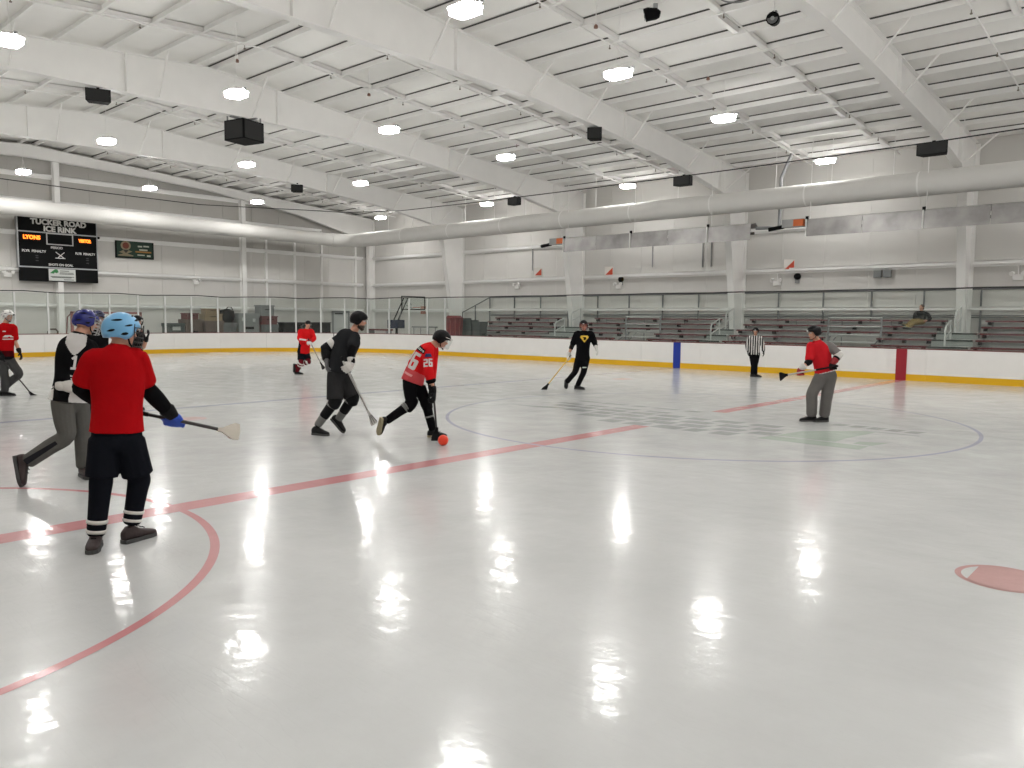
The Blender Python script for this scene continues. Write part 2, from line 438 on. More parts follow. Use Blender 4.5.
# ---- door in the end wall
dr = MB().bbox((XW + .02, 17.8, 0), (XW + .07, 18.95, 2.1)).build('door_1', mat('door_gray', (0.55, 0.56, 0.55), 0.5))
tag(dr, 'grey steel door in the end wall beyond the rink corner', 'door', kind='structure')
mb = MB().bbox((XW + .02, 17.68, 0), (XW + .11, 17.8, 2.22)).bbox((XW + .02, 18.95, 0), (XW + .11, 19.07, 2.22)).bbox((XW + .02, 17.68, 2.1), (XW + .11, 19.07, 2.22))
mb.build('door_frame', GRAY_STEEL, dr)
MB().bbox((XW + .07, 17.9, 2.0), (XW + .16, 18.5, 2.07)).build('door_closer', BLACK, dr)
MB().bbox((XW + .07, 17.92, 1.0), (XW + .13, 18.7, 1.06)).build('push_bar', ALU, dr)

# ---- roof
ceil = MB().prism([(-YW, roof_z(YW) + 0.25), (0, roof_z(0) + 0.25), (YW, roof_z(YW) + 0.25), (YW, roof_z(YW) + 0.33), (0, roof_z(0) + 0.33), (-YW, roof_z(YW) + 0.33)], 'x', XW, XR).build('ceiling', ROOF_DARK)
tag(ceil, 'white insulated metal roof with rows of purlins', 'ceiling', kind='structure')
PUR_Y = [0.3 + 1.385 * k for k in range(15)]          # purlin lines, one slope
tilt = math.atan(0.075)
zprof = [(0, 0), (0.085, 0), (0.085, 0.012), (0.014, 0.012), (0.014, 0.235), (0.06, 0.235), (0.06, 0.247), (0, 0.247)]
pur_me = {}
for sgn in (1, -1):
    pur_me[sgn] = MB().prism([(sgn * a, b) for a, b in zprof], 'x', XW + 0.02, XR - 0.02).mesh('purlin', WHITE_STEEL)
    for y in PUR_Y:
        inst('purlin', pur_me[sgn], ceil, (0, sgn * y, roof_z(y) + 0.004))
    if sgn > 0:
        gap_shade_me = MB().bbox((XW + .02, -.014, .162), (XR - .02, -.002, .198)).mesh('gap_shade_strip', GAP_SHADE)  # dark strip painted in for the shade between purlin and roof panel
        for y in PUR_Y: inst('gap_shade_strip', gap_shade_me, ceil, (0, y, roof_z(y) + 0.004))
    edges = PUR_Y + [YW]
    prev = 0.0
    for k, y in enumerate(edges):
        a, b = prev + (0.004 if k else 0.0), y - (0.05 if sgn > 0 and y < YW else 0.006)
        za, zb = roof_z(a) + 0.195, roof_z(b) + 0.195
        MB().prism([(sgn * a, za), (sgn * b, zb), (sgn * b, zb + 0.05), (sgn * a, za + 0.05)], 'x', XW + 0.02, XR - 0.02).build('roof_panel', ROOF_FACING, ceil)
        prev = y
br_me = MB().bbox((-0.08, 0, 0), (0.08, 1.36, 0.012)).bbox((-0.08, 0, 0), (-0.07, 1.36, 0.13)).bbox((0.07, 0, 0), (0.08, 1.36, 0.13)).mesh('bridging', WHITE_STEEL)
for k in range(-4, 1):
    for fr in (0.33, 0.67):
        x = k * S + fr * S
        for sgn, lst in ((1, PUR_Y[:-1]), (-1, PUR_Y[:6])):
            for j, y in enumerate(lst):
                xx = x + (0.18 if j % 2 else 0)
                o = inst('bridging', br_me, ceil, (xx, sgn * (y + 0.015), roof_z(y) + 0.04))
                o.rotation_euler = (-tilt, 0, 0) if sgn > 0 else (tilt, 0, math.pi)
                if sgn < 0: o.rotation_euler = (-tilt, 0, math.pi)

# ---- steel portal frames
FRAME_WORDS = {0: 'over the red centre line', -1: 'second from the right, over the far blue line', -2: 'third from the right', -3: 'fourth from the right, next to the end wall', -4: 'against the scoreboard end wall', 1: 'beyond the right edge, nearest the viewer'}
BOT = [(0, 8.62), (5.6, 8.62), (9.2, 8.38), (14.9, 7.86), (18.2, 7.33)]
BOT_END = [(0, 9.42), (5.6, 9.2), (9.2, 8.95), (14.9, 8.2), (18.2, 7.45)]
def plate_strip(mb, prof, w, t, x, sgn, up=1):
    for (a, za), (b, zb) in zip(prof, prof[1:]):
        n = Vector((0, -(zb - za), b - a)).normalized() * t * up
        mb.add([(x - w, sgn * a, za), (x + w, sgn * a, za), (x + w, sgn * b, zb), (x - w, sgn * b, zb),
                (x - w, sgn * (a + n.y), za + n.z), (x + w, sgn * (a + n.y), za + n.z), (x + w, sgn * (b + n.y), zb + n.z), (x - w, sgn * (b + n.y), zb + n.z)],
               [(0, 3, 2, 1), (4, 5, 6, 7), (0, 1, 5, 4), (1, 2, 6, 5), (2, 3, 7, 6), (3, 0, 4, 7)])
for k in range(-4, 2):
    fx = k * S if k > -4 else XW + 0.42
    fr = empty('steel_frame', (fx, 0, 0), label='white steel roof frame with tapered column, ' + FRAME_WORDS[k], cat='roof frame', group='steel roof frames')
    bot = BOT_END if k == -4 else BOT
    for sgn in (1, -1):
        top = [(0, roof_z(0)), (20.6, roof_z(20.6))]
        MB().prism([(sgn * a, b) for a, b in bot] + [(sgn * 18.2, roof_z(18.2)), (0, roof_z(0))], 'x', -0.012, 0.012).build('rafter_web', WHITE_STEEL, fr)
        mb = MB(); plate_strip(mb, bot, 0.15, 0.025, 0, sgn, -1); mb.build('rafter_flange', WHITE_STEEL, fr)
        mb = MB(); plate_strip(mb, [(0, roof_z(0) - .02), (20.6, roof_z(20.6) - .02)], 0.13, 0.02, 0, sgn, 1); mb.build('rafter_flange', WHITE_STEEL, fr)
        # column
        if k == -4:
            col = MB().prism([(sgn * 18.2, 7.45), (sgn * 20.4, 6.95), (sgn * 20.4, 0.0), (sgn * 20.86, 0.0), (sgn * 20.86, roof_z(20.86)), (sgn * 18.2, roof_z(18.2))], 'x', -0.012, 0.012)
            col.bbox((-.15, sgn * 20.37, 0), (.15, sgn * 20.40, 6.95)); plate_strip(col, [(18.2, 7.45), (20.4, 6.95)], 0.15, 0.025, 0, sgn, -1)
        else:
          col = MB().prism([(sgn * 18.2, 7.33), (sgn * 19.05, 7.12), (sgn * 20.25, 0.0), (sgn * 20.86, 0.0), (sgn * 20.86, roof_z(20.86)), (sgn * 18.2, roof_z(18.2))], 'x', -0.012, 0.012)
          plate_strip(col, [(18.2, 7.33), (19.05, 7.12)], 0.15, 0.025, 0, sgn, -1)
          col.add([(x, sgn * y, z) for (y, z) in ((19.05, 7.12), (20.25, 0), (20.22, 0), (19.02, 7.12)) for x in (-.15, .15)], [(0, 2, 3, 1), (4, 5, 7, 6), (0, 1, 7, 6), (2, 4, 5, 3), (0, 6, 4, 2), (1, 3, 5, 7)])
        col.bbox((-.15, sgn * 20.84, 0), (.15, sgn * 20.88, roof_z(20.86)))
        col.build('column', WHITE_STEEL, fr)
        MB().bbox((-.2, sgn * 20.15, -0.03), (.2, sgn * 20.9, 0.03)).build('base_plate', GRAY_STEEL, fr)
        for y, z0 in ((18.25, 7.33), (2.6, 8.62), (11.0, 8.21)):
            if k > -4:
                MB().bbox((-.13, sgn * y - .012, z0), (.13, sgn * y + .012, roof_z(y) - .02)).build('stiffener', WHITE_STEEL, fr)
        if k > -4:
            for y in (1.6, 5.75, 8.7, 11.4, 15.4, 18.9):
                zb = 7.5 if y > 18 else float(np.interp(y, [p[0] for p in BOT], [p[1] for p in BOT])) + 0.06
                yy = min(PUR_Y, key=lambda q: abs(q - y - .15))
                for sx in ((1,) if k < 1 else (-1,)):
                    MB().tube([(0.1 * sx, sgn * y, zb), (0.98 * sx, sgn * yy, roof_z(yy) + 0.02)], 0.03, 6).build('flange_brace', WHITE_STEEL, fr)
# ================================================================ RINK BOARDS AND GLASS
boards = empty('dasher_boards', (0, 0, 0), label='white rink boards with yellow kick plate all around the ice', cat='rink boards')
BH = 0.985
def segs(step_far, step_curve):
    out = []
    for a, b, st in ((0, S_FAR, step_far), (S_FAR, S_C1, step_curve), (S_C1, S_END, step_far), (S_END, S_C2, step_curve), (S_C2, CUM[-1], step_far)):
        n = max(1, round((b - a) / st)); out += [(a + (b - a) * i / n, a + (b - a) * (i + 1) / n) for i in range(n)]
    return out
for a, b in segs(2.44, 2.3):
    mb = MB(); wall_piece(mb, a + .003, b - .003, 0.185, BH - .03, 0.0, 0.05); mb.build('board_panel', BOARD, boards)
    mb = MB(); wall_piece(mb, a + .003, b - .003, 0.0, 0.195, -0.012, 0.05); mb.build('kick_plate', KICK, boards)
    mb = MB(); wall_piece(mb, a + .001, b - .001, BH - .03, BH, -0.008, 0.14); mb.build('cap_rail', CAP, boards)
fr = MB()
for a, b in segs(2.44, 2.3):
    p, n = path_at(a); rz = math.atan2(n[1], n[0])
    fr.box((p[0] + n[0] * .095, p[1] + n[1] * .095, 0.48), (0.08, 0.05, 0.95), rz)
fr.build('board_frame', GRAY_STEEL, boards)
for x0, x1, m_, lab in ((-.152, .152, STRIPE_RED, 'red centre line stripe on the boards'), (-7.92, -7.62, STRIPE_BLUE, 'blue line stripe on the boards')):
    MB().bbox((x0, YB - .016, 0.002), (x1, YB + .02, BH - .031)).build('line_stripe', m_, boards)['label'] = lab
MB().box((path_at(S_FAR + 5.5)[0][0], path_at(S_FAR + 5.5)[0][1], 0.58), (0.03, 0.03, 0.78)).build('gate_gap', BLACK, boards)['label'] = 'dark gap of the gate in the corner boards'

screen = empty('glass_screen', (0, 0, 0), label='tall clear rink glass with slim pale posts above the boards', cat='rink glass')
GZ = 2.74
posts = []
def panes(a, b, step, post):
    n = max(1, round((b - a) / step))
    for i in range(n):
        s0, s1 = a + (b - a) * i / n, a + (b - a) * (i + 1) / n
        g = .022 if post else .004
        mb = MB(); wall_piece(mb, s0 + g, s1 - g, BH, GZ, 0.06, 0.072); mb.build('glass_pane', GLASS, screen)
        if post:
            p, nn = path_at(s0); posts.append((p, nn))
panes(0.0, S_FAR - 1.4, 1.83, False)
panes(S_FAR - 1.4, S_C2, 1.262, True)
post_me = MB().bbox((-.032, -.036, BH - .02), (.032, .036, GZ + .01)).mesh('glass_post', POST)
for p, nn in posts:
    inst('glass_post', post_me, screen, (p[0] + nn[0] * .068, p[1] + nn[1] * .068, 0), (0, 0, math.atan2(nn[1], nn[0])))
# netting ropes
def rope(name, pts, r, label):
    P = []
    for (a, b) in zip(pts, pts[1:]):
        for k in range(6): P.append(Vector(a).lerp(Vector(b), k / 6))
    P.append(Vector(pts[-1]))
    return tag(MB().tube(P, r, 5).build(name, BLACK_ROPE), label, 'rope')
rr = []
sv = 1.0
while sv < S_C2 - 1:
    p, nn = path_at(sv); wob = 0.035 * math.sin(sv * 1.7) * (1 if sv > S_FAR else 0.25)
    rr.append((p[0] + nn[0] * .066, p[1] + nn[1] * .066, GZ + 0.035 + wob)); sv += 1.25
rope('net_rope', rr, 0.024, 'black lower net rope lying along the top of the glass')
CABLE_END = [(XE, -14.0, 7.9), (XE, -2.75, 7.35), (XE, 1.1, 7.27), (XE, 5.7, 7.25), (XE, 9.0, 7.45), (-30.1, 11.45, 7.58)]
cab = CABLE_END + [(-28.3, 12.9, 7.45), (-23.87, 12.95, 7.17), (-18, 12.95, 7.09), (-12, 12.95, 7.06), (-6, 12.95, 7.06), (0.5, 12.95, 7.10), (4, 12.95, 7.18), (12, 12.95, 7.25)]
rope('overhead_cable', cab, 0.02, 'black overhead cable strung above the rink boards with hanging speakers')

# ================================================================ LAMPS
lamp_x = [-32.0, -22.86, -13.72, -4.6, 4.57, 13.72]
lamp_y = [18.2, 9.75, 4.0, -1.45, -7.0, -12.5]
ORD = ['first', 'second', 'third', 'fourth', 'fifth', 'sixth']
ZL = 8.0
lp = {}
glow_me = MB().rbox((0, 0, -.01), (0.66, 0.48, 0.11), 0.16).mesh('diffuser', LED)  # deep glowing sides, shaped to throw extra light up at the roof
house = MB().rbox((0, 0, 0.058), (0.72, 0.54, 0.02), 0.18).rbox((0, 0, 0.075), (0.56, 0.38, 0.04), 0.14).rbox((0, 0, 0.12), (0.36, 0.26, 0.09), 0.08)
house_me = house.mesh('housing', WHITE_STEEL)
brk_me = MB().bbox((-.47, -.035, 0.04), (-.35, .035, .10)).bbox((.35, -.035, 0.04), (.47, .035, .10)).mesh('bracket', GRAY_STEEL)
for j, y in enumerate(lamp_y):
    zt = roof_z(y) - ZL
    rod_me = MB().tube([(-.2, 0, .1), (0, 0, .55), (.2, 0, .1)], .006, 4).tube([(0, 0, .55), (0, 0, zt)], .008, 4).mesh('hanger', WHITE_STEEL)
    for i, x in enumerate(lamp_x):
        o = empty('high_bay_lamp', (x, y, ZL), label='bright white roof lamp, %s row from the bleacher wall, %s bay from the scoreboard wall' % (ORD[j], ORD[i]), cat='lamp', group='high bay lamps under the roof')
        inst('diffuser', glow_me, o); inst('housing', house_me, o); inst('bracket', brk_me, o); inst('hanger', rod_me, o)

# ================================================================ SPRINKLER PIPES
for x, lab in ((2.3, 'right of the red-line roof frame'), (-2.55, 'first left of the red-line roof frame'), (-6.0, 'second left of the red-line roof frame'), (-12.0, 'right one past the blue-line frame'), (-14.9, 'left one past the blue-line frame'), (-21.2, 'right one past the third roof frame'), (-24.3, 'left one past the third roof frame'), (-30.6, 'right one next to the end wall'), (-33.2, 'left one next to the end wall')):
    o = empty('sprinkler_pipe', (x, 0, 0), label='thin white sprinkler pipe under the roof, ' + lab, cat='pipe', group='sprinkler pipes')
    dz = -0.42
    for y0, y1 in ((-9.5, 0), (0, 20.4)):
        MB().tube([(0, y0, roof_z(y0) + dz + .3), (0, y1, roof_z(y1) + dz + .3)], 0.024, 6).build('pipe', WHITE_STEEL, o)
    hd = MB().tube([(0, 0, .05), (0, 0, .16)], 0.012, 5).tube([(0, 0, .05), (0, 0, .08)], .03, 6)
    hm = hd.mesh('sprinkler_head', mat('sprinkler_brass', (0.22, 0.19, 0.16), 0.4, metal=0.5))
    for y in [-6.6 + 3.05 * q for q in range(9)]:
        inst('sprinkler_head', hm, o, (0, y, roof_z(y) + dz + .12))

# ================================================================ AIR DUCT (white fabric, runs along two walls)
duct = empty('air_duct', (0, 0, 0), label='long white fabric air duct bending around the rink corner', cat='duct')
XD, YD, ZD, RD = -34.5, 17.6, 6.64, 0.43
P = [(XD, -18 + i * 2.0, ZD + 0.02 + (0.05 if i % 2 else 0)) for i in range(17)]
def ring_tube(pts, r): return MB().tube(pts, r, 24)
ring_tube([(XD, -18, ZD + .2), (XD, YD - 1.4, ZD)], RD - .04).build('duct_run', DUCT, duct, smooth=True)
ring_tube([(XD + 1.4, YD, ZD), (18.0, YD, ZD + .02)], RD).build('duct_run', DUCT, duct, smooth=True)
ring_tube([(XD, YD - 1.4, ZD)] + [(XD + 1.4 - 1.4 * math.cos(a), YD - 1.4 + 1.4 * math.sin(a), ZD) for a in [math.pi / 2 * q / 8 for q in range(1, 8)]] + [(XD + 1.4, YD, ZD)], RD - .02).build('duct_elbow', DUCT, duct, smooth=True)
for k in range(22):
    x = -30.5 + 2.2 * k
    MB().tube([(x, YD, ZD + RD - .02), (x, YD, roof_z(YD) + .05)], 0.014, 5).build('hanger_rod', WHITE_STEEL, duct)
for k in range(12):
    x = -29 + 4.0 * k
    MB().tube([(x - .03, YD, ZD + .01), (x + .03, YD, ZD + .01)], RD + .006, 24).build('seam_band', WHITE_STEEL, duct, smooth=True)

# ================================================================ RADIANT HEATERS
ORANGE = mat('burner_orange', srgb(205, 100, 40), 0.5)
def heater(x0, x1, label):
    o = empty('radiant_heater', (x0, 17.3, 5.35), label=label, cat='heater')
    L_ = x1 - x0; n = int(L_ // 1.9)
    for i in range(n):
        a, b = L_ * i / n, L_ * (i + 1) / n
        mb = MB()
        A = [(-.30, .0), (-.20, .30), (.20, .30), (.42, -.30)]
        mb.prism([(-.36, -.34), (-.30, .28), (.12, .36), (.40, .2), (.42, .2), (.13, .385), (-.32, .305), (-.38, -.34)], 'x', a + .01, b - .01)
        mb.build('reflector_panel', REFLECT, o)
    MB().tube([(0.0, -.02, -.05), (L_, -.02, -.05)], 0.055, 10).build('burner_tube', mat('burner_tube', (0.12, 0.11, 0.10), 0.5, metal=0.6), o, smooth=True)
    for i in range(0, n + 1, 2):
        a = min(L_ * i / n, L_ - .05); MB().tube([(a, 0, .33), (a, 0, roof_z(17.3) - 5.35)], .015, 5).build('hanger_rod', WHITE_STEEL, o)
        MB().bbox((a - .05, -.33, .26), (a + .05, -.27, .42)).build('hanger_clip', BLACK, o)
        MB().bbox((a - .02, -.41, -.34), (a + .02, -.33, .3)).build('panel_strap', WHITE_STEEL, o)
    MB().rbox((-.62, -.05, .22), (0.85, 0.3, 0.3), 0.05).build('burner_box', mat('burner_gray', (0.3, 0.3, 0.3), 0.5), o)
    MB().rbox((-.38, -.06, .22), (0.42, 0.31, 0.26), 0.04).build('burner_cover', ORANGE, o)
    MB().tube([(-1.0, -.05, .12), (-1.6, -.1, .04)], .08, 8).build('intake_pipe', BLACK, o)
    MB().tube([(-.1, -.05, .22), (0.0, -.03, .2)], .1, 8).build('flange_collar', BLACK, o)
    return o
heater(-16.5, -7.0, 'long shiny radiant heater above the left bleachers, behind the blue line')
heater(-4.75, 9.5, 'long shiny radiant heater above the bleachers at the right edge')
tag(MB().tube([(-6.95, 17.3, 5.5), (-6.5, 17.5, 5.5), (-6.4, 18.3, 5.55), (-6.4, 18.35, 7.6), (-6.0, 18.35, 8.5)], .07, 8).build('heater_flue', GRAY_STEEL), 'grey flue pipe rising from the end of the left heater', 'pipe')

# ================================================================ SPEAKERS
def speaker(x, y, z, w, d, h, rz, label, hang=None, tiltx=0.0):
    o = empty('speaker', (x, y, z), rz, label, 'speaker', 'black speakers under the roof')
    b = MB().prism([(-w / 2, -d / 2), (w / 2, -d / 2), (w * .38, d / 2), (-w * .38, d / 2)], 'z', -h / 2, h / 2).build('cabinet', BLACK, o)
    g = MB().rbox((0, 0, 0), (w * .94, h * .92, 0.03), min(w, h) * .06).build('grille', mat('grille_black', (0.02, 0.02, 0.02), 0.9), o)
    g.rotation_euler = (math.pi / 2, 0, 0); g.location = (0, -d / 2 - .012, 0)
    if tiltx: b.rotation_euler = (tiltx, 0, 0)
    if hang:
        MB().tube([(-w * .3, 0, h / 2), (0, 0, h / 2 + .25), (w * .3, 0, h / 2)], .012, 4).tube([(0, 0, h / 2 + .25), (0, 0, hang - z)], .01, 4).build('hanger', GRAY_STEEL, o)
    else:
        MB().bbox((-w * .4, -.04, h / 2), (w * .4, .04, h / 2 + .03)).bbox((-.04, -.04, h / 2), (.04, .04, h / 2 + (.06 if abs(y - 12.95) < .1 else .10))).build('mount', BLACK, o)
    return o
speaker(0.55, 12.95, 6.90, 0.84, 0.38, 0.36, 0.0, 'wide black speaker on the overhead cable, rightmost of the three')
speaker(-7.77, 12.95, 6.88, 0.68, 0.36, 0.34, 0.0, 'wide black speaker on the overhead cable above the blue line, middle of three')
speaker(-16.09, 12.95, 6.92, 0.56, 0.34, 0.32, 0.0, 'wide black speaker on the overhead cable, leftmost of the three')
speaker(-9.15, 9.3, 8.12, 0.5, 0.4, 0.38, 0.5, 'small black speaker under the blue-line roof beam')
speaker(-18.3, -3.4, 8.34, 0.68, 0.40, 0.36, 1.2, 'wide black speaker under the roof beam at the upper left')
speaker(-27.4, 9.3, 8.17, 0.58, 0.36, 0.34, 0.9, 'small black speaker under the farthest free roof beam')
o = empty('speaker_cluster', (-18.3, 1.35, 8.14), math.radians(14), 'large square black speaker cluster under the roof beam at upper left', 'speaker')
MB().rbox((0, 0, 0), (0.94, 0.94, 0.66), 0.04).build('cabinet', BLACK, o)
for q in range(4):
    g = MB().bbox((-.42, -.482, -.29), (.42, -.468, .29)).build('grille', mat('grille_black', (0.02, 0.02, 0.02), 0.9), o); g.rotation_euler = (0, 0, q * math.pi / 2)
MB().bbox((-.6, -.04, .38), (.6, .04, .42)).bbox((-.04, -.6, .38), (.04, .6, .42)).bbox((-.4, -.4, .33), (-.36, -.36, .5)).bbox((.36, .36, .33), (.4, .4, .5)).build('mount_frame', GRAY_STEEL, o)
def pendant(x, y, z, rz, label):
    o = empty('pendant_speaker', (x, y, z), rz, label, 'speaker')
    MB().tube([(-.16, 0, -.02), (-.08, 0, 0), (.1, 0, 0), (.17, 0, -.02)], [.07, .12, .14, .14], 14).build('horn', BLACK, o, smooth=True)
    MB().tube([(.171, 0, -.02), (.175, 0, -.02)], .115, 14).build('cone', mat('cone_gray', (0.12, 0.12, 0.12), 0.5), o)
    MB().tube([(.172, 0, -.02), (.185, 0, -.02)], .045, 10).build('dust_cap', mat('cap_gray', (0.3, 0.3, 0.3), 0.5), o)
    MB().tube([(0, 0, .12), (0, 0, roof_z(y) - z)], .012, 5).build('hanger_rod', WHITE_STEEL, o)
    MB().rbox((-.06, 0, .16), (.1, .1, .1), .02).build('junction_box', GRAY_STEEL, o)
pendant(-2.45, 2.15, 8.42, -2.6, 'black horn speaker hanging from the roof, top middle of the picture')
pendant(-0.69, 4.39, 8.5, -1.35, 'round-faced black speaker hanging from the roof, right of the horn speaker')
tag(MB().tube([(-1.62 + .38 * math.cos(a), 4.45 + .38 * math.sin(a), 9.28) for a in [2 * math.pi * q / 24 for q in range(25)]], .022, 6).build('ring_hanger', GRAY_STEEL), 'thin grey hoop hanging under the roof at the top edge', 'hoop')

DROPS = [(-4.86, 3.37, 9.05, 'short white drop rod with brown tip, right of the top lamp'), (-4.77, 9.0, 9.05, 'short white drop rod with brown tip, above the blue-line beam lamp'), (-14.0, -1.25, 9.0, 'short white drop rod with brown tip, above the upper left lamp'), (-13.99, 3.39, 9.05, 'short white drop rod with brown tip, between the two left roof beams')]
for x, y, z, lab in DROPS:
    o = empty('ceiling_drop', (x, y, z), label=lab, cat='ceiling fitting', group='drop rods under the roof')
    MB().tube([(0, 0, 0.05), (0, 0, roof_z(y) + .15 - z)], .014, 5).build('drop_rod', WHITE_STEEL, o)
    MB().tube([(0, 0, -.03), (0, 0, .03), (0, 0, .06)], [.055, .05, .02], 8).build('drop_tip', mat('tip_brown', srgb(132, 96, 80), 0.5), o)

# ================================================================ SCOREBOARD
sb = empty('scoreboard', (XW + .36, -0.55, 3.45), math.pi / 2, 'black rink scoreboard with white letters and orange team names', 'scoreboard')
# local: x along the wall (to the right), y into the wall, z up
W_, H_ = 3.56, 3.1
SBK = mat('scoreboard_black', (0.007, 0.0075, 0.008), 0.7, spec=0.12)
TRIM = mat('scoreboard_trim', (0.42, 0.43, 0.44), 0.4, metal=0.4)
LET = mat('letter_white', (0.72, 0.72, 0.70), 0.6)
LEDO = mat('led_orange', (1.0, 0.22, 0.02), emit=3.0)
MB().bbox((0, 0.0, 2.43), (W_, .2, H_)).build('name_panel', SBK, sb)
MB().bbox((0, 0.0, 0.72), (W_, .2, 2.37)).build('score_panel', SBK, sb)
MB().bbox((0.02, 0.0, 0.0), (W_ + .02, .2, 0.66)).build('lower_panel', SBK, sb)
tb = MB().bbox((0, -.015, 2.37), (W_, .2, 2.43)).bbox((-.06, -.015, 0.66), (0.0, .2, H_)).bbox((W_, -.015, 0.66), (W_ + .05, .2, H_)).bbox((0, -.012, 0.66), (W_, .2, .72))
tb.build('trim_bar', TRIM, sb)
cf = MB()
for a, b in (((1.22, 1.82), (1.27, 2.40)), ((2.40, 1.82), (2.45, 2.40)), ((1.22, 1.82), (2.45, 1.87)), ((1.22, 2.35), (2.45, 2.40))): cf.bbox((a[0], -.02, a[1]), (b[0], 0.0, b[1]))
cf.build('clock_frame', mat('frame_white', (0.6, 0.6, 0.6), 0.5), sb)
def sbm(x, z, y=-0.006): return Matrix.Translation((x, y, z)) @ Matrix.Rotation(math.pi / 2, 4, 'X')
text_obj('TUCKER ROAD', 0.36, 'lettering', LET, sb, sbm(1.82, 2.90), bold=0.018, sx=1.02)
text_obj('ICE RINK', 0.36, 'lettering', LET, sb, sbm(1.85, 2.58), bold=0.018, sx=1.02)
text_obj('LYONS', 0.26, 'led_name', LEDO, sb, sbm(0.58, 2.12), bold=0.012, sx=0.92)
text_obj('VISITOR', 0.22, 'led_name', LEDO, sb, sbm(3.0, 2.11), bold=0.012, sx=0.72)
text_obj('PERIOD', 0.16, 'lettering', LET, sb, sbm(1.68, 1.68), bold=0.004)
text_obj('PLYR  PENALTY', 0.16, 'lettering', LET, sb, sbm(0.66, 1.46), bold=0.004, sx=0.95)
text_obj('PLYR  PENALTY', 0.16, 'lettering', LET, sb, sbm(3.0, 1.46), bold=0.004, sx=0.85)
text_obj('SHOTS ON GOAL', 0.16, 'lettering', LET, sb, sbm(1.84, 0.84), bold=0.004, sx=0.88)
lg = MB()
for a, b in (((1.62, 1.48), (1.98, 1.20)), ((2.02, 1.48), (1.72, 1.20))):
    lg.tube([(a[0], -.006, a[1]), (b[0], -.006, b[1])], .02, 4)
lg.bbox((1.6, -.012, 1.16), (2.05, 0, 1.2)); lg.build('maker_mark', LET, sb)
for x in (.78, 3.1):
    for z in (.98, 1.12, 1.22): MB().bbox((x - .06, -.004, z), (x + .06, 0.0, z + .05)).build('digit_window', mat('digit_dark', (0.03, 0.03, 0.032), 0.4), sb)
sp = MB().bbox((1.27, -.012, .05), (2.5, 0, .64)).build('sponsor_panel', mat('sponsor_white', (0.62, 0.64, 0.62), 0.5), sb)
MB().prism([(1.32, .42), (1.55, .62), (1.66, .62), (1.5, .40)], 'y', -.016, -.012).prism([(1.5, .52), (1.66, .62), (1.72, .48), (1.6, .42)], 'y', -.016, -.012).build('sponsor_mark', mat('mark_green', (0.03, 0.22, 0.06), 0.5), sp)
ln = MB()
for z, a, b in ((.55, 1.78, 2.2), (.46, 1.78, 2.4), (.40, 1.75, 2.42), (.26, 1.35, 2.42), (.22, 1.4, 2.3), (.12, 1.95, 2.42)): ln.bbox((a, -.015, z - .018), (b, -.012, z + .012))
ln.build('small_print', mat('print_dark', (0.05, 0.06, 0.05), 0.6), sp)
MB().bbox((W_ + .05, -.02, 2.28), (W_ + .16, .12, 2.40)).build('horn', BLACK, sb)

# green wall sign right of it
sg = empty('wall_sign', (XW + .10, 4.05, 4.86), math.pi / 2, 'green and black framed sponsor sign on the end wall', 'sign')
MB().bbox((0, 0, 0), (2.0, .08, 1.0)).build('sign_frame', BLACK, sg)
MB().bbox((.06, -.01, .06), (1.94, 0, .94)).build('sign_face', mat('sign_green', srgb(14, 52, 36), 0.5), sg)
CR = mat('crest_tan', srgb(150, 138, 110), 0.6)
c = MB()
for r0, r1, a0, a1 in ((.20, .26, 0, 360), ):
    pts = [(0.52 + r1 * math.cos(math.radians(a)), .66 + r1 * math.sin(math.radians(a)) * .95) for a in range(0, 360, 15)]
    c.prism(pts, 'y', -.014, -.01)
c.build('crest_ring', CR, sg)
MB().prism([(0.52 + .17 * math.cos(math.radians(a)), .66 + .17 * math.sin(math.radians(a))) for a in range(0, 360, 20)], 'y', -.018, -.014).build('crest_center', mat('crest_brown', srgb(120, 60, 44), 0.6), sg)
MB().prism([(.16, .30), (.5, .48), (.86, .36), (.5, .20)], 'y', -.014, -.01).prism([(.12, .16), (.5, .26), (.9, .16), (.9, .11), (.12, .11)], 'y', -.014, -.01).build('crest_banner', CR, sg)
MB().prism([(.36, .44), (.68, .44), (.52, .26)], 'y', -.018, -.014).build('crest_shield', mat('crest_dark', srgb(60, 58, 50), 0.6), sg)
b = MB()
for x0, x1, z0, z1 in ((1.15, 1.38, .62, .70), (1.45, 1.75, .64, .72), (1.22, 1.66, .44, .52), (1.12, 1.5, .17, .23), (1.62, 1.82, .13, .22)): b.bbox((x0, -.014, z0), (x1, -.01, z1))
b.build('sign_print', mat('sign_pale', srgb(190, 196, 180), 0.6), sg)
MB().bbox((1.02, -.014, .33), (1.86, -.01, .41)).build('sign_stripe', mat('sign_gold', srgb(176, 126, 62), 0.6), sg)

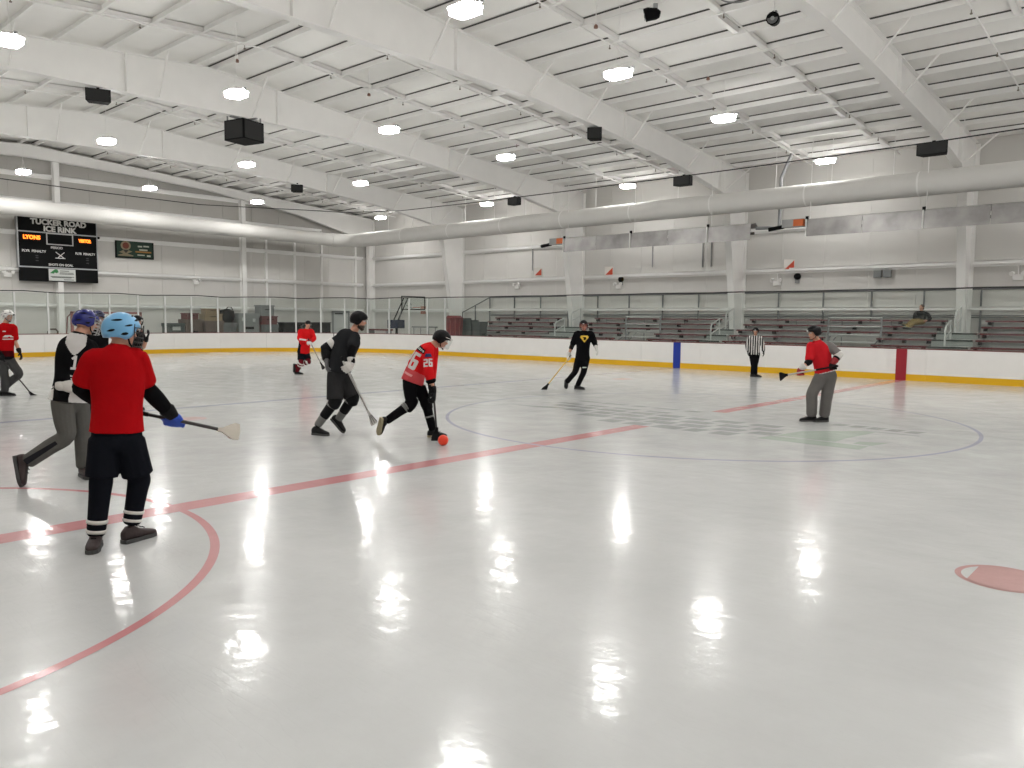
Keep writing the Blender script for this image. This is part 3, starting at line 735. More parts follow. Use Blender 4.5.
# ================================================================ BLEACHERS
ROWS = [(17.80, 0.93), (18.45, 1.165), (19.10, 1.40), (19.75, 1.63), (20.40, 1.86)]
FOOT = mat('footboard', (0.56, 0.57, 0.56), 0.6, var=0.06, vscale=2)
def bleacher(x0, x1, cut, gapL, gapR, label, cols):
    o = empty('bleacher', ((x0 + x1) / 2, 19.1, 0), label=label, cat='bleacher', group='bleacher sections')
    cx = (x0 + x1) / 2
    for i, (y, z) in enumerate(ROWS):
        spans = [(x0, x1)]
        a, b = x0, x1
        if i >= 3: a, b = a + gapL, b - gapR          # upper rows stop short of the columns
        if i < 2 and cut: spans = [(a, cut[0]), (cut[1], b)]
        else: spans = [(a, b)]
        for (p, q) in spans:
            MB().bbox((p - cx, y - 19.1 - .13, z - .065), (q - cx, y - 19.1 + .13, z)).build('seat_plank', SEAT, o)
            if i < 4: MB().bbox((p - cx, y - 19.1 + .17, z - .20), (q - cx, y - 19.1 + .45, z - .165)).build('footboard', FOOT, o)
            MB().bbox((p - cx, y - 19.1 + .14, z - .235), (q - cx, y - 19.1 + .165, z - .09)).build('riser_board', FOOT, o)
            MB().bbox((p - cx, y - 19.1 + .14 - .0, z - .06), (q - cx, y - 19.1 + .16, z - .015)).build('seat_edge', GRAY_STEEL, o)
            n = max(2, int((q - p) / 1.5)); 
            for k in range(n + 1):
                xx = p + .12 + (q - p - .24) * k / n - cx
                MB().bbox((xx - .05, y - 19.1 - .10, z - .17), (xx + .05, y - 19.1 + .1, z - .046)).build('seat_bracket', BLACK, o)
    n = max(2, int((x1 - x0) / 1.8))
    for k in range(n + 1):
        xx = x0 + .1 + (x1 - x0 - .2) * k / n - cx
        MB().bbox((xx - .02, -1.45, -.03), (xx + .02, 1.45, .03)).tube([(xx, -1.42, .62), (xx, 1.42, 1.60)], .025, 6).tube([(xx, 1.42, 0), (xx, 1.42, 1.8)], .025, 6).tube([(xx, 0, 0), (xx, 0, 1.2)], .022, 6).tube([(xx, -1.4, 0), (xx, -1.4, .85)], .022, 6).tube([(xx, -1.4, 0), (xx, 1.4, 1.5)], .02, 6).build('support_frame', GRAY_STEEL, o)
    return o
bleacher(-24.1, -18.4, None, 0.0, .95, 'maroon bleacher section at the far left, beside the slanted rail', None)
bleacher(-16.5, -9.5, (-14.1, -12.2), -.5, .4, 'maroon bleacher section behind the player in black and the blue line', None)
bleacher(-8.45, -0.55, (-4.45, -2.45), 0.0, .0, 'maroon bleacher section behind the referee', None)
bleacher(0.85, 8.2, None, -.1, .5, 'maroon bleacher section at the right edge beyond the handrail', None)
STEP = mat('step_green', (0.36, 0.39, 0.37), 0.55, metal=0.2)
def aisle(x0, x1, xr, label):
    o = empty('aisle_steps', (x0, 17.2, 0), label=label + ' aisle steps between bleacher sections', cat='steps', group='bleacher aisles')
    for i in range(3):
        y, z = ROWS[i]
        MB().bbox((0.03, y - 17.2 - .3, z - .045), (x1 - x0 - .03, y - 17.2 + .34, z - .005)).build('tread', FOOT, o)
        MB().bbox((0.03, y - 17.2 - .28, z - .23), (x1 - x0 - .03, y - 17.2 - .26, z - .045)).build('riser_board', STEP, o)
        MB().bbox((0.03, y - 17.2 - .32, z - .055), (x1 - x0 - .03, y - 17.2 - .29, z)).build('tread_nosing', mat('nosing_dark', (0.03, 0.04, 0.035), 0.7), o)
    MB().bbox((0.05, .3, -.03), (.11, 2.2, .5)).bbox((x1 - x0 - .11, .3, -.03), (x1 - x0 - .05, 2.2, .5)).build('stringer', GRAY_STEEL, o)
    rail = empty('aisle_handrail', (xr, 17.6, 0), label='pale tubular handrail with looped ends, ' + label + ' aisle', cat='handrail', group='aisle handrails')
    RM = mat('rail_pale', (0.62, 0.63, 0.62), 0.4, metal=0.3)
    for y, z in ((0.0, 0.75), (1.35, 1.25)):
        h = 0.92
        pts = [(0, y, z - .25), (0, y, z + h - .22)] + [(0, y + .22 - .22 * math.cos(a), z + h - .22 + .22 * math.sin(a)) for a in (.4, .8, 1.2, 1.57)] + [(0, y + .75, z + h + .18), (0, y + .8, z + .2)]
        MB().tube(pts, .032, 8).build('rail_loop', RM, rail, smooth=True)
        MB().tube([(0, y, z + h * .5), (0, y + .78, z + h * .5 + .25)], .025, 8).build('mid_rail', RM, rail, smooth=True)
aisle(-18.38, -16.52, -17.5, 'left')
aisle(-9.48, -8.47, -8.95, 'middle')
aisle(-0.53, 0.83, 0.05, 'right')
def guard(x0, x1, label):
    o = empty('guard_rail', (x0, 18.85, 0), label=label, cat='railing', group='wheelchair bay guard rails')
    RM = mat('rail_pale', (0.62, 0.63, 0.62), 0.4, metal=0.3)
    w = x1 - x0
    for x in (0, w): MB().bbox((x - .035, -.03, -.03), (x + .035, .03, 1.93)).build('post', GRAY_STEEL, o)
    for z in (1.93, 1.58, 1.26, .98): MB().tube([(-.03, 0, z), (w + .03, 0, z)], .028, 8).build('rail', RM, o, smooth=True)
    MB().bbox((0.04, -1.3, .30), (w - .04, -.06, .34)).build('platform', FOOT, o)
    for x in (.1, w - .1):
        MB().bbox((x - .03, -1.25, -.03), (x + .03, -1.19, .3)).build('platform_leg', GRAY_STEEL, o)
guard(-14.1, -12.2, 'pale guard rail around the gap in the bleachers left of the blue stripe')
guard(-4.45, -2.45, 'pale guard rail around the gap in the bleachers behind the player in grey trousers')
# back rail of the stands
bk = empty('back_rail', (-25.0, 20.75, 0), label='dark grey safety rail along the back of the bleachers', cat='railing')
DG = mat('rail_dark', (0.13, 0.135, 0.14), 0.5)
for i in range(17):
    x = i * 1.96
    MB().bbox((x - .03, -.03, 1.2 if i else 0.0), (x + .03, .03, 3.04)).build('post', DG, bk)
for z in (3.04,):
    for a, b in ((0, 6.53), (6.9, 15.68), (16.05, 24.82), (25.18, 33)):
        MB().tube([(a, 0, z), (b, 0, z)], .035, 8).build('top_rail', DG, bk)
        MB().tube([(a, 0, 2.05), (b, 0, 2.05)], .02, 6).build('mid_rail', DG, bk)
        MB().bbox((a, .0, 1.95), (b, .02, 2.0)).build('kick_rail', DG, bk)
MB().tube([(0, 0, 3.04), (-2.2, -.1, 2.15), (-2.2, -.1, 0)], .035, 8).build('end_rail', DG, bk)
MB().bbox((-1.2, -.06, 1.2), (-1.14, 0, 2.55)).build('post', DG, bk)
# ================================================================ THINGS BEHIND THE GLASS
def crate(x, y, z, sx, sy, sz, m, name, label, cat, lid=None, handle=None):
    o = empty(name, (x, y, z), label=label, cat=cat)
    MB().rbox((0, 0, sz * .44), (sx, sy, sz * .88), .04).build('body', m, o)
    MB().rbox((0, 0, sz * .94), (sx + .06, sy + .06, sz * .12), .05).build('lid', lid or m, o)
    MB().bbox((sx / 2, -sy * .2, sz * .55), (sx / 2 + .03, sy * .2, sz * .62)).build('handle', handle or BLACK, o)
    return o
GRY = mat('bin_gray', (0.13, 0.14, 0.14), 0.6, var=0.06); GRN = mat('bin_green', (0.07, 0.085, 0.08), 0.6); BRN = mat('crate_brown', (0.13, 0.095, 0.08), 0.7, var=0.15)
CARD = mat('cardboard', (0.27, 0.20, 0.12), 0.85, var=0.08); MAR = mat('bag_maroon', (0.13, 0.04, 0.04), 0.6); MID = mat('bin_midgray', (0.22, 0.23, 0.23), 0.55)
o = crate(-33.5, 5.65, 0, .8, .85, 1.42, GRN, 'storage_bin', 'dark green storage bin with pale label, leftmost behind the end glass', 'bin')
MB().bbox((.40, -.22, 1.05), (.415, .2, 1.28)).build('label_plate', mat('label_pale', (0.5, 0.52, 0.5), 0.6), o)
crate(-33.6, 6.65, 0, .8, .95, 1.62, BRN, 'wooden_crate', 'brown crate carrying the red bag, behind the end glass', 'crate')
crate(-33.6, 6.60, 1.62, .6, .7, .34, MAR, 'gear_bag', 'dark red gear bag on the brown crate', 'bag')
crate(-33.5, 7.70, 0, .9, 1.05, 1.55, BRN, 'wooden_crate', 'dark brown crate under the cardboard boxes', 'crate')
crate(-33.5, 7.72, 1.55, .7, 1.0, .38, CARD, 'cardboard_box', 'wide cardboard box, lower of two on the brown crate', 'box')
crate(-33.5, 7.70, 1.93, .6, .78, .28, CARD, 'cardboard_box', 'small cardboard box on top of the wide box', 'box')
hb = empty('duffel_bag', (-33.4, 8.62, 1.45), label='slumped black duffel bag between boxes and grey bin', cat='bag')
MB().sphere((0, 0, .35), (.32, .42, .42), 14, 10).sphere((0, -.25, .55), (.18, .3, .16), 12, 8).build('body', BLACK, hb, smooth=True)
MB().tube([(0.2, -.3, .6), (.28, -.1, .85), (.28, .1, .85), (.2, .3, .55)], .025, 6).build('strap', BLACK, hb)
crate(-33.5, 8.62, 0, .8, .8, 1.45, GRY, 'storage_bin', 'grey bin under the black duffel bag', 'bin')
o = crate(-33.5, 9.75, 0, .9, 1.25, 1.98, MID, 'storage_bin', 'tall grey bin with two pale stickers, behind the end glass', 'bin')
MB().bbox((.45, -.45, 1.55), (.465, -.25, 1.75)).bbox((.45, .2, 1.5), (.465, .36, 1.68)).build('sticker', mat('label_pale', (0.5, 0.52, 0.5), 0.6), o)
crate(-33.5, 11.05, 0, .9, 1.05, 1.35, GRY, 'storage_bin', 'grey bin at the bottom of the right-hand stack', 'bin')
crate(-33.5, 11.05, 1.35, .8, 1.0, .48, MAR, 'gear_crate', 'dark red gear crate in the middle of the right-hand stack', 'crate')
crate(-33.5, 10.95, 1.83, .7, .85, .62, MID, 'storage_bin', 'grey bin on top of the right-hand stack', 'bin')
pn = empty('storage_bench', (-33.4, 13.55, 0), label='long low black storage bench with faint grey chevrons', cat='bench')
MB().rbox((0, 0, .705), (.7, 3.2, 1.47), .03).build('body', BLACK, pn)
MB().rbox((0, 0, 1.46), (.76, 3.26, .05), .03).build('lid', mat('lid_dark', (0.03, 0.03, 0.03), 0.5), pn)
cv = MB()
for q in range(3):
    y = -.35 + q * .28
    cv.add([(.356, y, 1.38), (.356, y + .1, 1.38), (.356, y - .1, 1.22), (.356, y - .2, 1.22)], [(0, 1, 2, 3)]); cv.add([(.356, y, 1.06), (.356, y + .1, 1.06), (.356, y - .1, 1.22), (.356, y - .2, 1.22)], [(0, 1, 2, 3)])
cv.build('chevron', mat('chevron_gray', (0.09, 0.09, 0.09), 0.6), pn)
# red framed goal
gl = empty('soccer_goal', (-33.6, 2.42, 0), label='red framed goal with white net standing behind the end glass', cat='goal')
RG = mat('goal_red', srgb(150, 92, 88), 0.5)
for y in (-1.6, 1.6): MB().bbox((-.05, y - .06, 0), (.05, y + .06, 1.95)).build('goal_post', RG, gl)
MB().bbox((-.05, -1.66, 1.87), (.05, 1.66, 1.97)).build('crossbar', RG, gl)
for y in (-1.6, 1.6): MB().tube([(0, y, 1.9), (-.6, y, 1.7), (-1.0, y, .05), (0, y, .05)], .025, 6).build('side_frame', RG, gl)
nt = MB()
for q in range(22):
    y = -1.58 + q * .15; nt.tube([(-.6, y, 1.72), (-1.0, y, .05)], .006, 4)
for q in range(11):
    t = q / 10; nt.tube([(-.6 - .4 * t, -1.58, 1.72 - 1.67 * t), (-.6 - .4 * t, 1.58, 1.72 - 1.67 * t)], .006, 4)
tag(nt.build('goal_net', mat('net_white', (0.6, 0.6, 0.58), 0.8), gl), kind='stuff')
ch = empty('stool', (-32.6, -.35, 0), label='small brown stool with a curved back behind the end glass', cat='stool')
MB().bbox((-.2, -.18, 0), (.2, .18, .86)).build('base', BRN, ch)
MB().tube([(0, -.2, .8), (0, -.2, 1.04), (0, -.12, 1.14), (0, .12, 1.14), (0, .2, 1.04), (0, .2, .8)], .04, 8).build('back_loop', BRN, ch, smooth=True)
# portable basketball hoop
hp = empty('basketball_hoop', (-29.3, 17.2, 0), label='portable black basketball hoop folded behind the corner glass', cat='hoop')
NAVY = mat('navy_pad', srgb(28, 34, 62), 0.6)
MB().rbox((0, 0, .12), (1.0, 1.2, .24), .1).build('base', BLACK, hp)
MB().rbox((0, 0, .72), (.12, .12, .96), .02).build('mast', BLACK, hp)
MB().rbox((-.05, 0, 1.42), (0.95, .6, .5), .06).build('weight_box', NAVY, hp)
for y in (-.16, .16): MB().tube([(-.1, y, 1.6), (.85, y, 2.95)], .035, 8).build('arm', BLACK, hp)
MB().tube([(.25, 0, 1.65), (.60, 0, 2.72)], .03, 8).tube([(.85, 0, 2.95), (1.35, 0, 2.55)], .03, 8).tube([(.72, 0, 2.6), (1.4, 0, 2.35)], .025, 8).build('strut', GRAY_STEEL, hp)
bf = MB()
for a, b in (((1.5, -.9, 2.25), (1.54, .9, 2.31)), ((1.5, -.9, 3.0), (1.54, .9, 3.05)), ((1.5, -.9, 2.25), (1.54, -.85, 3.05)), ((1.5, .85, 2.25), (1.54, .9, 3.05))): bf.bbox(a, b)
bf.build('backboard_frame', BLACK, hp)
MB().bbox((1.51, -.85, 2.3), (1.53, .85, 3.0)).build('backboard_pane', GLASS, hp)
MB().tube([(1.78 + .22 * math.cos(a), .22 * math.sin(a), 2.4) for a in [2 * math.pi * q / 20 for q in range(21)]], .012, 6).build('rim', mat('rim_orange', srgb(170, 60, 30), 0.5), hp)
tag(MB().bbox((-31.3, YW - .06, 2.05), (-30.85, YW - .02, 2.55)).build('wall_notice', mat('notice_red', srgb(176, 120, 104), 0.6)), 'small pale red notice on the wall left of the basketball hoop', 'notice')
# red ribbed bin and dark bins
rb = empty('ribbed_bin', (-23.1, 16.0, 0), label='large red ribbed bin with lid left of the bleachers', cat='bin')
RB = mat('bin_red', srgb(122, 28, 36), 0.5)
MB().tube([(0, 0, 0), (0, 0, 1.75)], [.36, .44], 16).build('body', RB, rb)
MB().tube([(0, 0, 1.75), (0, 0, 1.80), (0, 0, 1.93)], [.50, .50, .34], 16).build('lid', RB, rb)
for q in range(10):
    a = 2 * math.pi * q / 10
    MB().tube([(.37 * math.cos(a), .37 * math.sin(a), .05), (.45 * math.cos(a), .45 * math.sin(a), 1.74)], .03, 6).build('rib', mat('rib_red', srgb(150, 60, 60), 0.5), rb)
for x, y, h, lab in ((-22.7, 16.85, 1.80, 'dark green wheeled bin right of the red bin'), (-22.02, 16.85, 1.72, 'dark green wheeled bin nearest the bleachers'), (-23.4, 17.0, 1.9, 'dark green wheeled bin behind the other two')):
    crate(x, y, 0, .55, .6, h - .1, GRN, 'wheeled_bin', lab, 'bin')
bn = empty('team_bench', (-27.6, 14.6, 0), label='low maroon bench behind the corner glass', cat='bench')
MB().bbox((-.9, -.2, 1.08), (.9, .2, 1.16)).build('seat', SEAT, bn)
for x in (-.75, .75): MB().bbox((x - .04, -.18, 0), (x + .04, .18, 1.08)).build('leg', GRAY_STEEL, bn)
fb = empty('folding_table', (-25.0, 15.6, 0), label='grey folding table behind the corner glass', cat='table')
MB().rbox((0, 0, 1.30), (1.5, .6, .06), .04).build('top', MID, fb)
for x in (-.6, .6):
    MB().tube([(x, -.25, 0), (x, -.25, 1.27)], .022, 6).build('leg', GRAY_STEEL, fb); MB().tube([(x, .25, 0), (x, .25, 1.27)], .022, 6).build('leg', GRAY_STEEL, fb)
# wall fittings
RED_S = mat('sign_red', srgb(196, 74, 46), 0.5); WHT_S = mat('sign_white', (0.75, 0.72, 0.68), 0.5)
def vsign(x, z, label):
    o = empty('wall_marker', (x, YW - .16, z), label=label, cat='sign', group='red and white wall markers')
    o.rotation_euler = (0, 0, 0.55)
    MB().bbox((-.22, -.05, -.22), (.22, -.03, .22)).build('board', WHT_S, o)
    MB().prism([(-.17, -.2), (.2, -.2), (.2, .18)], 'y', -.056, -.05).build('red_triangle', RED_S, o)
    MB().bbox((-.03, -.03, -.05), (.03, .14, .05)).build('wall_arm', GRAY_STEEL, o)
vsign(-21.3, 4.42, 'red and white corner marker on the far wall, left one')
vsign(-16.5, 4.30, 'red and white corner marker on the far wall, middle one')
vsign(-6.95, 4.25, 'red and white corner marker on the far wall, right one')
def elight(x, z, label, wall='far'):
    o = empty('emergency_light', (x, YW - .03, z) if wall == 'far' else (XW + .03, x, z), 0 if wall == 'far' else math.pi / 2, label, 'emergency light', 'emergency lights on the walls')
    MB().rbox((0, -.06, 0), (.34, .12, .2), .02).build('battery_box', WHITE_STEEL, o)
    for s in (-1, 1): MB().tube([(s * .16, -.1, .16), (s * .19, -.24, .12)], [.06, .085], 10).build('lamp_head', WHITE_STEEL, o, smooth=True)
    MB().bbox((-.02, -.03, .1), (.02, 0, .45)).build('conduit', WHITE_STEEL, o)
elight(-22.9, 3.62, 'white twin-head emergency light above the left bleachers')
elight(-15.9, 3.48, 'white twin-head emergency light left of the blue-line column')
elight(-7.5, 3.45, 'white twin-head emergency light right of the blue-line column')
elight(1.6, 3.45, 'white twin-head emergency light right of the red-line column')
elight(8.4, 3.72, 'white twin-head emergency light on the end wall, left of the wall post', 'end')
elight(-1.0, 3.72, 'white twin-head emergency light on the end wall, below the scoreboard corner', 'end')
def bell(x, z, label):
    o = empty('alarm_bell', (x, YW - .03, z), label=label, cat='bell', group='alarm bells on the far wall')
    MB().tube([(0, 0, 0), (0, -.1, 0), (0, -.16, 0)], [.15, .14, .06], 14).build('gong', BLACK, o, smooth=True)
    MB().bbox((-.1, -.05, -.28), (.1, 0, -.12)).build('back_box', GRAY_STEEL, o)
bell(-15.9 - .9 + 1.0, 3.85, 'small black alarm bell beside the middle wall marker')
bell(-6.6, 3.72, 'small black alarm bell below the right wall marker')
for x, z0, z1, lab in ((-13.95, 4.4, 5.6, 'thin conduit drop on the far wall left of the blue-line column'), (-11.2, 4.3, 6.0, 'thin conduit drop on the far wall below the heater'), (-10.75, 4.3, 6.0, 'second thin conduit drop on the far wall below the heater'), (-21.8, 4.5, 5.7, 'thin conduit drop above the left bleachers')):
    tag(MB().tube([(x, YW - .06, z0), (x, YW - .06, z1)], .03, 6).build('conduit', GRAY_STEEL), lab, 'conduit')
jb = empty('junction_box', (-3.1, YW - .03, 3.72), label='pale double junction box on the far wall girt', cat='box')
MB().rbox((-.17, -.08, 0), (.3, .16, .3), .02).build('box', MID, jb); MB().rbox((.2, -.08, 0), (.3, .16, .3), .02).build('box', MID, jb)
# ================================================================ PEOPLE
SKIN = mat('skin', srgb(196, 146, 122), 0.55, var=0.05, vscale=14)
EYE_W = mat('eye_white', (0.7, 0.68, 0.66), 0.3); EYE_D = mat('eye_dark', (0.03, 0.02, 0.02), 0.3); LIP = mat('lip', srgb(150, 84, 78), 0.5)
HAIR = mat('hair_brown', (0.05, 0.033, 0.022), 0.7, bump=0.4, bscale=60)
def cloth_mat(name, col, var=0.06): return mat(name, col, 0.92, var=var, vscale=6, bump=0.45, bscale=9, spec=0.05)
RED = cloth_mat('cloth_red', srgb(168, 14, 20)); RED2 = cloth_mat('cloth_bright_red', srgb(206, 30, 34)); RED3 = cloth_mat('cloth_rose', srgb(196, 78, 82)); REDT = cloth_mat('cloth_tee_red', srgb(190, 34, 42))
BLK = cloth_mat('cloth_black', (0.006, 0.006, 0.007)); NVY = cloth_mat('cloth_navy_black', (0.008, 0.009, 0.013)); CHAR = cloth_mat('cloth_charcoal', (0.021, 0.022, 0.024))
GRYT = cloth_mat('cloth_gray_trouser', srgb(92, 91, 88)); GRYS = cloth_mat('cloth_gray_sleeve', srgb(120, 116, 114)); DKG = cloth_mat('cloth_dark_gray', srgb(70, 70, 70))
WHT = cloth_mat('cloth_white', (0.62, 0.60, 0.585)); GRYL = cloth_mat('cloth_gray_trouser_light', srgb(104, 101, 99)); KHA = cloth_mat('cloth_khaki', srgb(140, 120, 78)); SOCKG = cloth_mat('sock_gray', srgb(120, 120, 118)); TEAL = cloth_mat('cloth_dark_stripe', (0.02, 0.02, 0.024))
PADW = mat('pad_white', (0.62, 0.60, 0.57), 0.5); PADK = mat('pad_black', (0.008, 0.008, 0.009), 0.7, spec=0.12); GLBLUE = mat('glove_blue', srgb(28, 70, 178), 0.6); GLWH = mat('glove_white', (0.60, 0.585, 0.56), 0.6, bump=0.3); GLRED = mat('glove_red', srgb(140, 20, 30), 0.6); GLGR = mat('glove_gray', (0.10, 0.10, 0.105), 0.6)
SHOEB = mat('shoe_black', (0.010, 0.010, 0.011), 0.65, bump=0.2, spec=0.2); SHOEBR = mat('shoe_maroon_black', (0.035, 0.02, 0.02), 0.6, bump=0.2); SOLEG = mat('sole_gray', (0.06, 0.06, 0.06), 0.7); SOLET = mat('sole_tan', srgb(146, 136, 108), 0.7); SHOEY = mat('shoe_tan', srgb(150, 130, 62), 0.6)
HEL = {'light_blue': mat('helmet_light_blue', srgb(118, 178, 222), 0.28), 'blue': mat('helmet_royal', srgb(30, 36, 110), 0.25), 'black': mat('helmet_black', (0.005, 0.005, 0.006), 0.38, spec=0.16), 'white': mat('helmet_white', (0.75, 0.74, 0.72), 0.3), 'navy': mat('helmet_navy', srgb(24, 30, 66), 0.3)}
WIRE = mat('cage_wire', (0.45, 0.45, 0.45), 0.35, metal=0.7); WIREB = mat('cage_wire_black', (0.02, 0.02, 0.02), 0.4)
VISOR = glass_mat('visor', (0.9, 0.92, 0.92), 0.05)
SHAFT = {'black': mat('shaft_black', (0.02, 0.016, 0.016), 0.4), 'silver': mat('shaft_silver', (0.42, 0.41, 0.39), 0.35, metal=0.5), 'yellow': mat('shaft_yellow', srgb(196, 164, 84), 0.5), 'gray': mat('shaft_gray', (0.2, 0.2, 0.19), 0.4)}

V = Vector
def lerp(a, b, t): return a + (b - a) * t
def cr(vals, t):
    """Catmull-Rom through a list at parameter 0..n-1"""
    n = len(vals); i = min(int(t), n - 2); u = t - i
    p0, p1, p2, p3 = vals[max(i - 1, 0)], vals[i], vals[i + 1], vals[min(i + 2, n - 1)]
    return (p1 * 2 + (p2 - p0) * u + (p0 * 2 - p1 * 5 + p2 * 4 - p3) * u * u + (p1 * 3 - p0 - p2 * 3 + p3) * u ** 3) * 0.5
def loft(mb, pts, ab, lat, sub=4, seg=16, dome=True):
    """closed tube with elliptical rings; lat = one lateral vector or one per point"""
    n = len(pts); lats = lat if isinstance(lat, list) else [lat] * n
    A = [V((a, b, 0)) for a, b in ab]
    T = [i / sub for i in range((n - 1) * sub + 1)]
    P = [cr(pts, t) for t in T]; Q = [cr(A, t) for t in T]; Lx = [cr(lats, t) for t in T]
    rings = []
    m = len(P)
    for i in range(m):
        tg = P[min(i + 1, m - 1)] - P[max(i - 1, 0)]
        tg = tg.normalized() if tg.length > 1e-7 else V((0, 0, 1))
        u = Lx[i] - tg * Lx[i].dot(tg); u = u.normalized() if u.length > 1e-6 else tg.orthogonal().normalized()
        w = tg.cross(u); rings.append((P[i], u, w, max(Q[i].x, .004), max(Q[i].y, .004), tg))
    if dome == 'end':
        r1 = rings[-1]; k1 = min(r1[3], r1[4]) * .45
        rings = rings + [(r1[0] + r1[5] * k1 * .6, r1[1], r1[2], r1[3] * .8, r1[4] * .8, r1[5]), (r1[0] + r1[5] * k1, r1[1], r1[2], r1[3] * .35, r1[4] * .35, r1[5])]
    elif dome:
        r0 = rings[0]; r1 = rings[-1]
        k0 = min(r0[3], r0[4]) * .45; k1 = min(r1[3], r1[4]) * .45
        rings = [(r0[0] - r0[5] * k0, r0[1], r0[2], r0[3] * .35, r0[4] * .35, r0[5]), (r0[0] - r0[5] * k0 * .6, r0[1], r0[2], r0[3] * .8, r0[4] * .8, r0[5])] + rings + \
                [(r1[0] + r1[5] * k1 * .6, r1[1], r1[2], r1[3] * .8, r1[4] * .8, r1[5]), (r1[0] + r1[5] * k1, r1[1], r1[2], r1[3] * .35, r1[4] * .35, r1[5])]
    base = len(mb.v)
    for p, u, w, a, b, _ in rings:
        for k in range(seg):
            th = 2 * math.pi * k / seg; mb.v.append(tuple(p + u * (a * math.cos(th)) + w * (b * math.sin(th))))
    for i in range(len(rings) - 1):
        for k in range(seg):
            k2 = (k + 1) % seg; mb.f.append((base + i * seg + k, base + i * seg + k2, base + (i + 1) * seg + k2, base + (i + 1) * seg + k))
    mb.f.append(tuple(base + k for k in range(seg - 1, -1, -1))); e = base + (len(rings) - 1) * seg; mb.f.append(tuple(e + k for k in range(seg)))
    return mb
def frame_M(x, y, z, o=None):
    M = Matrix((x, y, z)).transposed()
    return M
PENDING = []
def skinned(name, mb, m, parent, voxel, smooth=4, regions=None, after=None):
    """one continuous surface grown over the overlapping lofts"""
    me = bpy.data.meshes.new(name); me.from_pydata(mb.v, [], mb.f)
    o = bpy.data.objects.new(name, me); COL.objects.link(o); o.parent = parent
    r = o.modifiers.new('r', 'REMESH'); r.mode = 'VOXEL'; r.voxel_size = voxel; r.use_smooth_shade = True
    s = o.modifiers.new('s', 'SMOOTH'); s.iterations = smooth; s.factor = 0.5
    PENDING.append((o, m if isinstance(m, list) else [m], regions, after))
    return o
def bake_pending():
    bpy.context.view_layer.update()
    dg = bpy.context.evaluated_depsgraph_get()
    res = [bpy.data.meshes.new_from_object(o.evaluated_get(dg)) for o, *_ in PENDING]
    for (o, ms, reg, after), me in zip(PENDING, res):
        o.modifiers.clear(); old = o.data; o.data = me; bpy.data.meshes.remove(old)
        me.materials.clear()
        for m in ms: me.materials.append(m)
        me.polygons.foreach_set('use_smooth', [True] * len(me.polygons))
        if reg:
            n = len(me.polygons); c = np.empty(n * 3); me.polygons.foreach_get('center', c); c = c.reshape(-1, 3)
            me.polygons.foreach_set('material_index', np.asarray(reg(c), dtype=np.int32))
        if after: after(o)
    PENDING.clear()

def decal(name, quads, origin, right, up, target, m, parent, lift=0.005):
    """flat print laid onto a garment: 2D quads (metres) cast onto the target along the print's normal"""
    nrm = right.cross(up).normalized()
    bvh = BVHTree.FromPolygons([v.co for v in target.data.vertices], [p.vertices[:] for p in target.data.polygons])
    mb = MB()
    for q in quads:
        a, b, c, d = [V((p[0], p[1], 0)) for p in q]
        nx = max(1, int(max((b - a).length, (c - d).length) / .012)); ny = max(1, int(max((d - a).length, (c - b).length) / .012))
        g = []
        for j in range(ny + 1):
            for i in range(nx + 1):
                t = lerp(lerp(a, b, i / nx), lerp(d, c, i / nx), j / ny)
                o = origin + right * t.x + up * t.y
                hit = bvh.ray_cast(o + nrm * .5, -nrm)
                h = hit[0] if hit[0] is not None else None
                g.append(h + nrm * lift if h is not None else None)
        for j in range(ny):
            for i in range(nx):
                k = [g[j * (nx + 1) + i], g[j * (nx + 1) + i + 1], g[(j + 1) * (nx + 1) + i + 1], g[(j + 1) * (nx + 1) + i]]
                if all(x is not None for x in k): mb.add(k, [(0, 1, 2, 3)])
    if mb.v: return mb.build(name, m, parent)
def stroke(pts, w):
    out = []
    for a, b in zip(pts, pts[1:]):
        d = V((b[0] - a[0], b[1] - a[1], 0)).normalized(); n = V((-d.y, d.x, 0)) * w / 2; e = d * w * .3
        A, B = V((a[0], a[1], 0)) - e, V((b[0], b[1], 0)) + e
        out.append([tuple((A - n)[:2]), tuple((B - n)[:2]), tuple((B + n)[:2]), tuple((A + n)[:2])])
    return out
DIG = {'1': [[(.15, .8), (.5, 1), (.5, 0)], [(.15, 0), (.85, 0)]], '0': [[(.2, .1), (.2, .9), (.8, .9), (.8, .1), (.2, .1)]], '2': [[(.15, .9), (.85, .9), (.85, .5), (.15, .5), (.15, .05), (.85, .05)]], '6': [[(.85, .93), (.2, .93), (.2, .07), (.82, .07), (.82, .52), (.2, .52)]]}
def digits(txt, h, w, t):
    out = []
    for i, ch in enumerate(txt):
        for st in DIG[ch]: out += stroke([((x + i * 1.15 - len(txt) * .575) * w, (y - .5) * h) for x, y in st], t)
    return out

